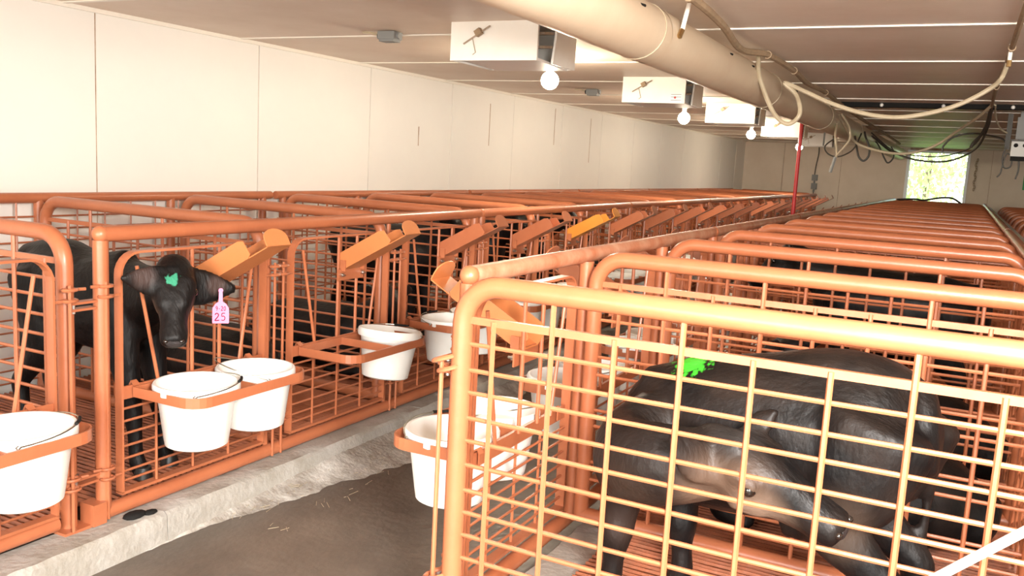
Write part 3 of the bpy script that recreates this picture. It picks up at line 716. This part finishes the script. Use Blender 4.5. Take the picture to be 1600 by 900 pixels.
run('coiled_cable', 'wide dark cable loop hanging left below the duct', 'cable', [(-1.33, 10.2, 1.86), (-1.45, 10.3, 1.77), (-1.42, 10.3, 1.69), (-1.33, 10.3, 1.655), (-1.24, 10.3, 1.68), (-1.14, 10.2, 1.75), (-1.06, 10, 1.9)], .008, M['cable'], 7)
ho = run('grey_hose', 'short grey hose with a thick end dangling below the duct', 'hose', [(-1.10, 8.4, 1.90), (-1.12, 8.5, 1.80), (-1.10, 8.5, 1.70), (-1.09, 8.5, 1.63), (-1.10, 8.5, 1.60)], .010, M['hose'], 7)
put('nozzle', MB().tube([(0, .1, -.29), (-.02, .1, -.38), (-.03, .1, -.43)], .014, 8).mesh('hose_nozzle', M['grey']), ho)
ho = run('grey_hose', 'pale hose strand hanging from the duct beside the thick ended one', 'hose', [(-1.06, 8.3, 1.98), (-1.0, 8.4, 1.88), (-.98, 8.4, 1.78), (-1.02, 8.4, 1.70), (-1.08, 8.45, 1.63)], .009, M['hose'], 7)
st = thing('duct_strap', 'dark strap hanging straight down beside the far duct', 'strap', (-1.27, 8.9, 1.72)); put('strap', MB().bx(-.008, .008, -.002, .002, 0, .28).mesh('strap', M['cable'], False), st)
dn = thing('drop_nipple', 'pale pipe drop with a brass nipple under the ceiling beside the duct', 'pipe', (-1.105, 3.55, 1.945))
put('pipe', MB().tube([(.012, .06, .14), (.004, .02, .03)], .0095, 8).mesh('nipple_pipe', M['trim']), dn); put('nipple', MB().tube([(.004, .02, .03), (0, 0, 0)], .011, 8).mesh('nipple_end', M['brass']), dn)
dn = thing('drop_nipple', 'brass nipple hanging under the ceiling at the right picture edge', 'pipe', (.105, 4.85, 1.98))
put('pipe', MB().tube([(0, .0, .105), (0, 0, .03)], .0095, 8).mesh('nipple_pipe', M['trim']), dn); put('nipple', MB().tube([(0, 0, .03), (0, 0, 0)], .011, 8).mesh('nipple_end', M['brass']), dn)
run('right_pipe', 'dusty pipe along the ceiling at the right picture edge', 'pipe', [(.12, 2.6, 2.06), (.11, 3.8, 2.055), (.108, 4.8, 2.06), (.105, 5.5, 2.06), (.09, 6.6, 2.055), (.095, 8.2, 2.06)], .012, M['oldcable'], 8, [(.108, 4.8, 2.06), (.09, 6.6, 2.055)])
bs = thing('black_track', 'black strip with pale insulators across the ceiling', 'track', (0, 8.34, CEIL))
put('strip', MB().bx(-1.16, 2.9, -.05, .05, -.038, -.001).mesh('black_track', M['black'], False), bs)
for x in (-.74, -.26, .25, .7, 1.2): put('insulator', MB().ball((x, -.052, -.022), .016, 10, 6).mesh('insulator', M['white']), bs)
# red pole
rp = thing('red_pole', 'thin red pole from floor to ceiling in the far aisle', 'pole', (-1.84, 11.0, 0))
put('pole', MB().tube([(0, 0, 0), (0, 0, CEIL)], .022, 12).mesh('red_pole', M['red']), rp); put('foot_plate', MB().bx(-.06, .06, -.06, .06, 0, .01).mesh('pole_foot', M['red'], False), rp)
# far wall socket on a cord
ob = thing('hanging_socket', 'grey double socket hanging on a cord before the far wall', 'socket', (-2.73, YF - .06, 1.14))
put('cord', MB().tube(spline([(-.01, 0, .30), (0, 0, .5), (.03, 0, .75), (.02, .0, .93)]), .010, 6).mesh('socket_cord', M['cable']), ob)
for z in (.05, .22): put('socket_body', MB().bx(-.05, .05, -.05, .05, z, z + .12).mesh('socket_body', M['grey'], False), ob)
put('strain_relief', MB().tube([(0, 0, .0), (0, 0, .32)], .018, 8).mesh('socket_stem', M['grey']), ob)
put('tail_cord', MB().tube([(0, 0, 0), (.0, 0, -.2)], .008, 6).mesh('socket_tail', M['cable']), ob)
# electric box hung at the right
eb = thing('electric_box', 'grey electric box with two round sockets hanging at the right edge', 'electric box', (.36, 9.0, 1.655))
put('back_plate', MB().bx(-.115, -.075, .03, .05, .10, .41).mesh('box_plate', M['cable'], False), eb)
put('hanger', MB().bx(-.02, .12, .03, .045, .17, CEIL - 1.655).mesh('box_hanger', M['grey'], False), eb)
b = put('housing', MB().bx(-.065, .075, -.03, .03, .04, .17).mesh('box_housing', M['lightgrey'], False), eb)
put('cover', MB().bx(-.07, .08, -.034, .03, .17, .182).mesh('box_cover', M['cable'], False), eb)
for x in (-.03, .04): put('socket_hole', MB().lathe([(0, -.036), (.018, -.036), (.018, -.03), (0, -.03)], 14, (x, 0, .135), 'y').mesh('socket_hole', M['black']), eb)
put('plug', MB().bx(-.06, .07, -.028, .02, .0, .04).mesh('box_plug', M['black'], False), eb)
put('upper_box', MB().bx(-.04, .12, -.02, .03, .19, .38).mesh('upper_box', M['grey'], False), eb)
put('cord', MB().tube(spline([(.01, 0, .0), (.015, 0, -.08), (.0, 0, -.16)]), .007, 6).mesh('box_cord', M['cable']), eb)
put('cord', MB().tube(spline([(-.10, 0, .12), (-.12, 0, .03), (-.10, 0, -.06), (-.05, 0, -.05), (-.05, 0, .03), (-.09, 0, .06), (-.11, 0, -.02), (-.12, 0, -.11), (-.145, 0, -.15)]), .006, 6).mesh('box_cord_loop', M['cable']), eb)
gp = thing('green_notice', 'green notice plate on the far wall at the right edge', 'sign', (.87, YF - .002, 1.40)); put('plate', MB().bx(0, .30, -.008, 0, 0, .26).mesh('green_plate', M['green'], False), gp)
put('print', MB().bx(.03, .27, -.010, -.008, .17, .19).bx(.03, .2, -.010, -.008, .1, .115).mesh('green_print', M['white'], False), gp)
ch = thing('hanging_chain', 'rusty chain hanging on the far wall right of the opening', 'chain', (.09, YF - .03, 1.36))
for i in range(13):
    put('link', MB().tube([(.012 * math.cos(a) + .012 * math.sin(i * 1.7), .006 * math.sin(a * 1), .03 * math.sin(a) + i * .045) for a in [2 * PI * k / 8 for k in range(8)]], .006, 5, closed=True).mesh('chain_link', M['oldcable']), ch)
rh = run('black_hose', 'dark hose arching over the far right pen rails below the opening', 'hose', [(-1.0, 15.6, 1.14), (-.75, 15.8, 1.16), (-.62, 15.9, 1.15), (-.40, 15.9, 1.20), (-.22, 15.9, 1.21), (-.10, 15.9, 1.15), (-.06, 15.8, 1.12)], .016, M['cable'], 7)
# white rod across the lower right corner
wr = thing('white_rod', 'white rod slanting across the lower right corner, before the nearest divider', 'rod', (-.715, 1.70, 0))
put('rod', MB().tube([(0, 0, 0), (1.50, 0, 1.43)], .0085, 10).mesh('white_rod', M['rod']), wr)

# ------------------------------------------------------------------ calves
def loft(mb, pts, n=14, up=(0, 0, 1)):
    """pts: (x,y,z, half width, half height); closed with domed ends"""
    P = [Vector(p[:3]) for p in pts]; N = len(P); up = Vector(up); vs = []; fs = []
    rings = []
    for i in range(N):
        t = (P[min(i + 1, N - 1)] - P[max(i - 1, 0)]).normalized()
        s = t.cross(up)
        if s.length < .2: s = t.cross(Vector((1, 0, 0)))
        s.normalize(); u = s.cross(t).normalized(); rings.append((P[i], s, u, pts[i][3], pts[i][4], t))
    full = []
    p, s, u, w, h, t = rings[0]
    for k in (.0, .5, .85): full.append((p - t * min(w, h) * (1 - k) ** .5 * .8 if k else p - t * min(w, h) * .8, s, u, w * (.05 if k == 0 else math.sin(math.acos(1 - k)) ** 1.0), h * (.05 if k == 0 else math.sin(math.acos(1 - k)))))
    full += [(r[0], r[1], r[2], r[3], r[4]) for r in rings]
    p, s, u, w, h, t = rings[-1]
    for k in (.85, .5, .0): full.append((p + t * min(w, h) * ((1 - k) ** .5 * .8 if k else .8), s, u, w * (.05 if k == 0 else math.sin(math.acos(1 - k))), h * (.05 if k == 0 else math.sin(math.acos(1 - k)))))
    for p, s, u, w, h in full:
        for k in range(n):
            a = 2 * PI * k / n; vs.append(p + s * w * math.cos(a) + u * h * math.sin(a))
    R = len(full)
    for i in range(R - 1):
        for k in range(n): fs.append((i * n + k, i * n + (k + 1) % n, (i + 1) * n + (k + 1) % n, (i + 1) * n + k))
    fs.append(tuple(range(n - 1, -1, -1))); fs.append(tuple((R - 1) * n + k for k in range(n)))
    return mb.add(vs, fs)
def smoothloft(mb, pts, n=14, up=(0, 0, 1), k=4):
    q = []
    for i in range(len(pts) - 1):
        p0 = pts[max(i - 1, 0)]; p1 = pts[i]; p2 = pts[i + 1]; p3 = pts[min(i + 2, len(pts) - 1)]
        for j in range(k):
            t = j / k; q.append([.5 * (2 * b + (c - a) * t + (2 * a - 5 * b + 4 * c - d) * t * t + (3 * b - a - 3 * c + d) * t ** 3) for a, b, c, d in zip(p0, p1, p2, p3)])
    q.append(list(pts[-1])); return loft(mb, q, n, up)
def fuse(mb, name, m, vox=.011, it=6):
    me = mb.mesh(name + '_raw', m); o = bpy.data.objects.new(name + '_raw', me); COL.objects.link(o)
    r = o.modifiers.new('r', 'REMESH'); r.mode = 'VOXEL'; r.voxel_size = vox; r.use_smooth_shade = True
    s = o.modifiers.new('s', 'SMOOTH'); s.factor = .5; s.iterations = it
    bpy.context.view_layer.update(); dg = bpy.context.evaluated_depsgraph_get()
    out = bpy.data.meshes.new_from_object(o.evaluated_get(dg)); out.name = name
    bpy.data.objects.remove(o); bpy.data.meshes.remove(me)
    out.materials.clear(); out.materials.append(m)
    out.polygons.foreach_set('use_smooth', [True] * len(out.polygons)); return out
def frame(o, fwd, up):
    f = Vector(fwd).normalized(); s = f.cross(Vector(up)).normalized(); u = s.cross(f); o = Vector(o)
    return lambda a, b, c: tuple(o + f * a + s * b + u * c)   # forward, to the viewer's right when looking forward, up
def head_parts(mb, T, k=1.0, ear_l=None, ear_r=None):
    """skull in the frame T(forward, side, up); origin at the poll, forward runs to the muzzle"""
    sk = [(-.03, .055, .055, .0), (.02, .073, .07, .0), (.07, .078, .078, -.004), (.115, .070, .076, -.008), (.16, .054, .066, -.012), (.205, .047, .053, -.016), (.24, .049, .047, -.02), (.268, .048, .042, -.023)]
    pts = []
    o = Vector(T(0, 0, 0)); U = Vector(T(0, 0, 1)) - o
    for a, w, h, c in sk: pts.append((*T(a * k, 0, c * k), w * k, h * k))
    smoothloft(mb, pts, 18, U)
    smoothloft(mb, [(*T(.06 * k, 0, -.055 * k), .038 * k, .035 * k), (*T(.15 * k, 0, -.062 * k), .030 * k, .026 * k), (*T(.245 * k, 0, -.052 * k), .027 * k, .017 * k)], 12, U)
    for sd in (-1, 1):  # brow and cheek
        smoothloft(mb, [(*T(.065 * k, sd * .060 * k, .040 * k), .018 * k, .018 * k), (*T(.105 * k, sd * .062 * k, .034 * k), .017 * k, .016 * k)], 10, U)
        smoothloft(mb, [(*T(.08 * k, sd * .05 * k, -.03 * k), .028 * k, .045 * k), (*T(.13 * k, sd * .04 * k, -.035 * k), .022 * k, .036 * k)], 10, U)
    smoothloft(mb, [(*T(-.03 * k, 0, .045 * k), .035 * k, .02 * k), (*T(.03 * k, 0, .068 * k), .034 * k, .016 * k)], 10, U)
    for base, tip, face, *es in (ear_l, ear_r):
        es = es[0] if es else 1.0
        b = Vector(base); t = Vector(tip); d = t - b; L = d.length; f = Vector(face).normalized()
        w = [.020, .038, .052, .054, .048, .034, .014]; pts = []
        for i, ww in enumerate(w):
            q = b + d * (i / 6) - f * .012 * math.sin(PI * i / 6); pts.append((*q, ww * es * L / .17, .017 if i < 5 else .012))
        smoothloft(mb, pts, 12, f)
def leg(mb, pts): smoothloft(mb, [(*p[:3], p[3], p[3] if len(p) < 5 else p[4]) for p in pts], 12, (1, 0, 0))
def face_children(root, T, k, org):
    """eyes, nostrils, nose pad as children"""
    o = Vector(org)
    def Q(a, b, c): return Vector(T(a * k, b * k, c * k)) - o
    for sd in (-1, 1):
        put('eye', MB().ball(Q(.100, sd * .0665, .026), .0165 * k, 12, 8).mesh('calf_eye', M['eye']), root)
        put('nostril', MB().ball(Q(.291, sd * .026, -.006), .0098 * k, 10, 6, (1, 1, .8)).mesh('calf_nostril', M['eye']), root)
    mz = MB(); U = Q(0, 0, 1) - Q(0, 0, 0)
    smoothloft(mz, [(*Q(.262, 0, -.016), .040 * k, .032 * k), (*Q(.280, 0, -.016), .039 * k, .027 * k), (*Q(.289, 0, -.014), .028 * k, .017 * k)], 14, U)
    put('muzzle', mz.mesh('calf_muzzle', M['nose']), root)

BLK, BRN = (.003, .0026, .0027), (.007, .005, .0045)
# ---- calf in the first left pen, head out through the gate
def calf_left():
    org = (-2.95, 2.30, .16)
    T = frame((-2.435, 2.18, .955), (.53, -.475, -.70), (.52, -.46, .72))
    mb = MB()
    smoothloft(mb, [(-3.36, 2.31, .85, .08, .10), (-3.30, 2.31, .84, .135, .15), (-3.15, 2.31, .82, .155, .175), (-3.0, 2.30, .785, .165, .185), (-2.88, 2.29, .785, .15, .19), (-2.76, 2.28, .80, .115, .17), (-2.69, 2.27, .79, .08, .12)], 18)
    smoothloft(mb, [(-3.38, 2.31, .93, .07, .05), (-3.2, 2.31, .965, .08, .045), (-3.0, 2.30, .935, .06, .04), (-2.82, 2.29, .955, .05, .045)], 12)
    smoothloft(mb, [(-2.84, 2.28, .82, .10, .15), (-2.70, 2.26, .84, .085, .125), (-2.60, 2.24, .86, .075, .105), (-2.53, 2.225, .885, .066, .088), (-2.46, 2.20, .925, .062, .07)], 16)
    head_parts(mb, T, .95, (T(.055, -.062, .005), (-2.44, 1.975, .962), (.73, -.66, .1), .80), (T(.055, .062, .005), (-2.335, 2.365, .898), (.73, -.66, .1), .80))
    smoothloft(mb, [(*T(-.030, 0, .006), .058, .045), (*T(.01, 0, .022), .068, .050), (*T(.07, 0, .026), .068, .046)], 14, Vector(T(0, 0, 1)) - Vector(T(0, 0, 0)))
    for sd in (-1, 1): smoothloft(mb, [(*T(.07, sd * .035, .035), .04, .04), (*T(.14, sd * .028, .015), .032, .04)], 12, Vector(T(0, 0, 1)) - Vector(T(0, 0, 0)))
    for y, dx in ((2.21, 0), (2.36, -.03)):
        leg(mb, [(-2.78 + dx, y, .80, .07, .10), (-2.74 + dx, y, .64, .055, .075), (-2.71 + dx, y, .52, .043, .052), (-2.69 + dx, y, .42, .038, .042), (-2.675 + dx, y, .34, .028, .03), (-2.67 + dx, y, .26, .026, .028), (-2.66 + dx, y, .215, .03, .032), (-2.64 + dx, y, .185, .03, .034)])
    for y, dx in ((2.23, 0), (2.40, -.05)):
        leg(mb, [(-3.27 + dx, y, .84, .085, .12), (-3.24 + dx, y, .68, .07, .10), (-3.25 + dx, y, .56, .05, .065), (-3.34 + dx, y, .45, .036, .045), (-3.375 + dx, y, .40, .034, .04), (-3.36 + dx, y, .31, .026, .029), (-3.345 + dx, y, .23, .029, .031), (-3.33 + dx, y, .19, .03, .033)])
    smoothloft(mb, [(-3.43, 2.31, .93, .02, .02), (-3.475, 2.31, .80, .014, .014), (-3.475, 2.31, .62, .012, .012), (-3.47, 2.31, .45, .018, .018)], 8, (1, 0, 0))
    mb.v = [(p[0] - org[0], p[1] - org[1], p[2] - org[2]) for p in mb.v]
    def L(p): return tuple(Vector(p) - Vector(org))
    m = fur('black_coat', BLK, BRN, [(L(T(.075, .0, .075)), .026, (.04, .24, .14), True), (L(T(.14, .05, -.02)), .06, (.05, .03, .02), False), (L(T(.14, -.05, -.02)), .06, (.05, .03, .02), False),
                                     (L((-2.43, 2.04, .965)), .06, (.05, .03, .026), False), (L((-2.35, 2.30, .915)), .05, (.05, .03, .026), False)])
    o = put('calf', fuse(mb, 'calf_body', m, .0095, 5), None, org)
    tag(o, 'black calf with pink ear tag poking its head through the left gate', 'calf')
    face_children(o, T, .95, org)
    for x, y in ((-2.63, 2.21), (-2.66, 2.36), (-3.32, 2.23), (-3.37, 2.40)):
        put('hoof', MB().lathe([(0, 0), (.036, 0), (.033, .02), (.028, .042), (0, .042)], 12).mesh('calf_hoof', M['hoof']), o, (x - org[0], y - org[1], .002))
    return T
TL = calf_left()
# ---- ear tag with hand-written numbers
def stroke_text():
    S = {'9': [[(.9, .75), (.6, 1), (.2, .85), (.25, .55), (.6, .5), (.9, .75), (.75, .3), (.45, 0)]], '-': [[(.2, .45), (.75, .45)]], '2': [[(.1, .8), (.4, 1), (.8, .85), (.7, .55), (.1, .02), (.95, .06)]],
         '0': [[(.5, 1), (.15, .7), (.2, .2), (.5, 0), (.85, .3), (.82, .75), (.5, 1)]], '5': [[(.9, 1), (.3, .97), (.25, .58), (.65, .6), (.88, .35), (.65, .03), (.15, .08)]]}
    return S
def ear_tag():
    t = thing('ear_tag', 'pink ear tag hanging from the ear of the left calf, hand-lettered 9-20 25', 'ear tag', (-2.318, 2.285, .782), -.80)
    t.scale = (1.12, 1.12, 1.15)
    w = .0245
    poly = [(-w, 0), (w, 0), (w * 1.04, .004), (w * 1.02, .048), (.016, .062), (.0065, .068), (.0055, .098), (.0075, .104), (.004, .110), (-.004, .110), (-.0075, .104), (-.0055, .098), (-.0065, .068), (-.016, .062), (-w * 1.02, .048), (-w * 1.04, .004)]
    put('plate', MB().prism(poly, 'x', -.0012, .0012).mesh('tag_plate', M['pink'], False), t)
    put('pin', MB().lathe([(0, -.006), (.004, -.006), (.004, .006), (0, .006)], 10, (0, 0, .1), 'x').mesh('tag_pin', M['pink']), t)
    S = stroke_text()
    def write(s, y, z, h, wch, r):
        mb = MB()
        for i, c in enumerate(s):
            for st in S[c]:
                q = spline([(.0016, y + (i + p[0] * .8) * wch, z + p[1] * h) for p in st], 4); mb.tube(q, r, 5)
        return mb
    put('lettering', write('9-20', -.0155, .040, .014, .0082, .0010).mesh('tag_text_small', M['ink']), t)
    put('lettering', write('25', -.0185, .009, .023, .0185, .0017).mesh('tag_text_large', M['ink']), t)
ear_tag()

# ---- calf in the first right pen, head turned back along its flank
def calf_right():
    org = (-.45, 2.38, .16)
    T = frame((-.475, 2.14, .715), (.94, -.10, -.31), (.30, -.50, .80))
    mb = MB()
    smoothloft(mb, [(-.79, 2.40, .64, .06, .09), (-.74, 2.42, .66, .12, .16), (-.66, 2.43, .67, .16, .205), (-.50, 2.43, .69, .185, .225), (-.32, 2.43, .715, .185, .23), (-.17, 2.42, .76, .165, .205), (-.08, 2.42, .775, .125, .165), (-.04, 2.42, .78, .075, .12)], 20)
    smoothloft(mb, [(-.74, 2.42, .80, .06, .05), (-.60, 2.42, .845, .07, .05), (-.42, 2.42, .885, .08, .05), (-.26, 2.42, .925, .09, .045), (-.13, 2.42, .915, .08, .045), (-.06, 2.42, .87, .05, .05)], 12)
    # neck swings toward the camera and back along the body
    smoothloft(mb, [(-.64, 2.40, .66, .12, .16), (-.71, 2.33, .65, .105, .145), (-.752, 2.245, .635, .095, .13), (-.725, 2.17, .64, .085, .12), (-.67, 2.125, .655, .080, .115), (-.58, 2.12, .67, .075, .105), (-.47, 2.14, .69, .068, .085)], 16)
    head_parts(mb, T, 1.12, (T(.02, -.06, .03), (-.36, 2.20, .835), (-.2, -.9, .3)), (T(.03, .075, .0), (-.565, 1.995, .778), (.2, -.8, .5)))
    for x, y, hx in ((-.78, 2.32, -.80), (-.67, 2.50, -.64)):
        leg(mb, [(x + .03, y, .66, .075, .10), (x, y, .53, .058, .075), (x + (hx - x) * .4, y, .42, .045, .054), (x + (hx - x) * .6, y - .005, .365, .044, .05), (x + (hx - x) * .8, y, .29, .031, .033), (hx, y, .225, .033, .035), (hx - .01, y, .19, .034, .037)])
    for x, y in ((-.11, 2.30), (-.06, 2.53)):
        leg(mb, [(x - .03, y, .78, .085, .15), (x - .07, y, .65, .078, .135), (x - .10, y, .54, .058, .09), (x - .0, y, .44, .042, .055), (x + .055, y, .385, .040, .046), (x + .035, y, .30, .030, .033), (x + .01, y, .225, .033, .035), (x - .01, y, .19, .034, .037)])
    smoothloft(mb, [(-.03, 2.45, .86, .022, .022), (.005, 2.50, .76, .017, .017), (.0, 2.53, .58, .014, .014), (-.01, 2.54, .40, .02, .02)], 8, (1, 0, 0))
    smoothloft(mb, [(-.22, 2.30, .62, .02, .05), (-.27, 2.30, .53, .018, .05), (-.33, 2.33, .50, .02, .04)], 10)
    mb.v = [(p[0] - org[0], p[1] - org[1], p[2] - org[2]) for p in mb.v]
    def L(p): return tuple(Vector(p) - Vector(org))
    m = fur('dark_brown_coat', (.0045, .0036, .0037), (.018, .0115, .0092), [(L((-.44, 2.06, .62)), .17, (.10, .062, .043), False), (L((-.36, 2.05, .57)), .12, (.19, .13, .095), False), (L((-.70, 2.1, .57)), .15, (.03, .018, .013), False),
        (L((-.20, 2.22, .55)), .13, (.05, .033, .024), False), (L((-.76, 2.28, .42)), .10, (.03, .018, .014), False), (L(T(.02, -.02, .08)), .10, (.02, .017, .016), False), (L((-.63, 2.385, .875)), .062, (.05, .55, .03), True)], .46)
    o = put('calf', fuse(mb, 'calf_body_r', m, .0105, 5), None, org)
    tag(o, 'large black-brown calf with green back mark, head bent to its flank', 'calf')
    face_children(o, T, 1.12, org)
    for x, y in ((-.81, 2.32), (-.65, 2.50), (-.12, 2.30), (-.07, 2.53)):
        put('hoof', MB().lathe([(0, 0), (.04, 0), (.036, .02), (.03, .045), (0, .045)], 12).mesh('calf_hoof_r', M['hoof']), o, (x - org[0], y - org[1], .002))
calf_right()
# ---- other calves, seen only in pieces through the bars
def calf_generic(standing):
    mb = MB()
    if standing:
        T = frame((.50, 0, .83), (.72, 0, -.55), (.5, 0, .7)); b = .62
        smoothloft(mb, [(-.40, 0, b + .03, .10, .12), (-.25, 0, b, .155, .18), (-.05, 0, b - .02, .17, .195), (.15, 0, b - .01, .155, .19), (.30, 0, b, .10, .14)], 14)
        smoothloft(mb, [(.20, 0, b + .05, .10, .15), (.36, 0, b + .13, .08, .11), (.48, 0, b + .19, .065, .08)], 12)
        for y in (-.09, .09):
            leg(mb, [(.22, y, b, .07, .1), (.22, y, b - .2, .05, .06), (.22, y, .25, .036, .04), (.22, y, .12, .027, .03), (.23, y, .03, .032, .035)])
            leg(mb, [(-.30, y, b, .085, .13), (-.28, y, b - .2, .06, .09), (-.37, y, .25, .036, .042), (-.35, y, .12, .027, .03), (-.34, y, .03, .032, .035)])
    else:
        T = frame((.40, -.04, .46), (.75, -.35, -.45), (.4, -.1, .8))
        smoothloft(mb, [(-.44, 0, .15, .10, .11), (-.28, 0, .19, .19, .185), (-.05, 0, .19, .21, .19), (.16, 0, .20, .18, .195), (.32, 0, .19, .10, .14)], 14)
        smoothloft(mb, [(.20, 0, .24, .10, .14), (.32, -.01, .33, .08, .11), (.40, -.03, .42, .065, .08)], 12)
        leg(mb, [(.22, -.14, .12, .06), (.36, -.17, .06, .045), (.24, -.21, .035, .032), (.14, -.20, .03, .03)])
        leg(mb, [(-.30, -.16, .14, .10), (-.14, -.24, .08, .06), (-.26, -.26, .04, .036), (-.12, -.27, .03, .03)])
        leg(mb, [(.24, .14, .12, .06), (.38, .15, .06, .045), (.26, .19, .035, .032)])
    head_parts(mb, T, .95, (T(0, -.06, .02), T(-.03, -.22, .02), Vector(T(1, 0, .3)) - Vector(T(0, 0, 0))), (T(0, .06, .02), T(-.03, .22, .02), Vector(T(1, 0, .3)) - Vector(T(0, 0, 0))))
    return fuse(mb, 'calf_standing' if standing else 'calf_lying', FUR2, .017, 4), T
FUR2 = fur('black_coat_plain', BLK, (.02, .014, .012))
CG = {k: calf_generic(k) for k in (True, False)}
def other(x, y, rz, standing, label):
    me, T = CG[standing]; o = put('calf', me, None, (x, y, .162), (0, 0, rz)); tag(o, label, 'calf', 'black calves in the farther pens'); face_children(o, T, .95, (0, 0, 0))
def pc(s, k): return (1.9 if s == -1 else 1.935) + PITCH * (k + .5)
other(-3.35, pc(-1, 1), PI * .98, False, 'black calf lying in the second left pen, just behind the tagged calf')
other(-3.25, pc(-1, 2), .1, False, 'black calf lying in the third left pen, behind the tilted bucket')
other(-3.42, pc(-1, 3), .05, True, 'black calf standing in the fourth left pen, seen through the bars')
other(-3.38, pc(-1, 4), -.05, True, 'black calf standing in the fifth left pen by the amber holder')
other(-3.42, pc(-1, 5), .1, True, 'black calf standing in the sixth left pen from the camera')
other(-3.2, pc(-1, 6), .1, False, 'black calf lying in the seventh left pen from the camera')
other(-.30, pc(1, 1), PI, False, 'black calf lying on the grate right behind the large calf')
other(-.25, pc(1, 2), PI * .97, False, 'black calf lying in the third right pen from the camera')
other(-.3, pc(1, 3), PI, True, 'black calf standing in the fourth right pen from the camera')
other(-.3, pc(1, 5), PI, False, 'black calf lying in the sixth right pen from the camera')

# ------------------------------------------------------------------ straw on the lime fillet, litter
rnd = random.Random(11); mb = MB()
for i in range(90):
    y = rnd.uniform(2.35, 3.9); x = -2.404 + rnd.uniform(.03, .30); a = rnd.uniform(-.5, .9); l = rnd.uniform(.012, .05)
    z = .012 if x > -2.2 else .03
    mb.box((x, y, z), (.0016, l, .0015), (rnd.uniform(-.1, .1), 0, a))
so = put('straw_litter', mb.mesh('straw', M['hose'], False)); tag(so, 'loose straw bits along the mud beside the left curb', 'straw', kind='stuff')
rk = thing('black_lump', 'small black lump on the curb under the first left post', 'clod', (-2.46, 2.03, .108))
put('clod', MB().ball((0, 0, .008), .03, 10, 6, (1, 1.5, .4)).ball((.02, .05, .006), .02, 8, 6, (1, 1.4, .4)).mesh('clod', M['black']), rk)

# ------------------------------------------------------------------ outside the far opening
struct('ground', MB().bx(-14, 12, YF + .2, 50, -.3, -.02).mesh('outside_ground', M['grass'], False))
def tree(name, x, y, h, w, label, seed, n=1500):
    r = random.Random(seed); t = thing(name, label, 'tree', (x, y, 0), group='trees outside the far opening')
    put('trunk', MB().tube(spline([(0, 0, -.05), (.05, 0, h * .35), (-.03, 0, h * .75)], 4), [.09] * 9, 8).mesh('trunk', M['bark']), t)
    mb = MB()
    for i in range(n):
        while True:
            p = Vector((r.uniform(-1, 1), r.uniform(-1, 1), r.uniform(-1, 1)))
            if p.length < 1: break
        p = Vector((p.x * w, p.y * w, h * .55 + p.z * h * .5)); e = Euler((r.uniform(0, 6), r.uniform(0, 6), r.uniform(0, 6))).to_matrix(); s = r.uniform(.06, .12)
        mb.add([p + e @ Vector(q) * s for q in ((-1, 0, 0), (0, -.45, .1), (1, 0, 0), (0, .45, .1))], [(0, 1, 2, 3)])
    me = bpy.data.meshes.new('foliage'); me.from_pydata(mb.v, [], mb.f); me.materials.append(M['leaf']); me.update()
    tag(put('foliage', me, t), kind='stuff')
tree('leafy_tree', -1.6, 22.5, 3.6, 1.5, 'bright green leafy tree outside the opening, left one', 1)
tree('leafy_tree', 1.1, 25.4, 4.4, 1.7, 'bright green leafy tree outside the opening, right one', 2)
tree('leafy_tree', -1.2, 30.5, 5.4, 2.2, 'pale green tree standing farther back outside the opening', 3)
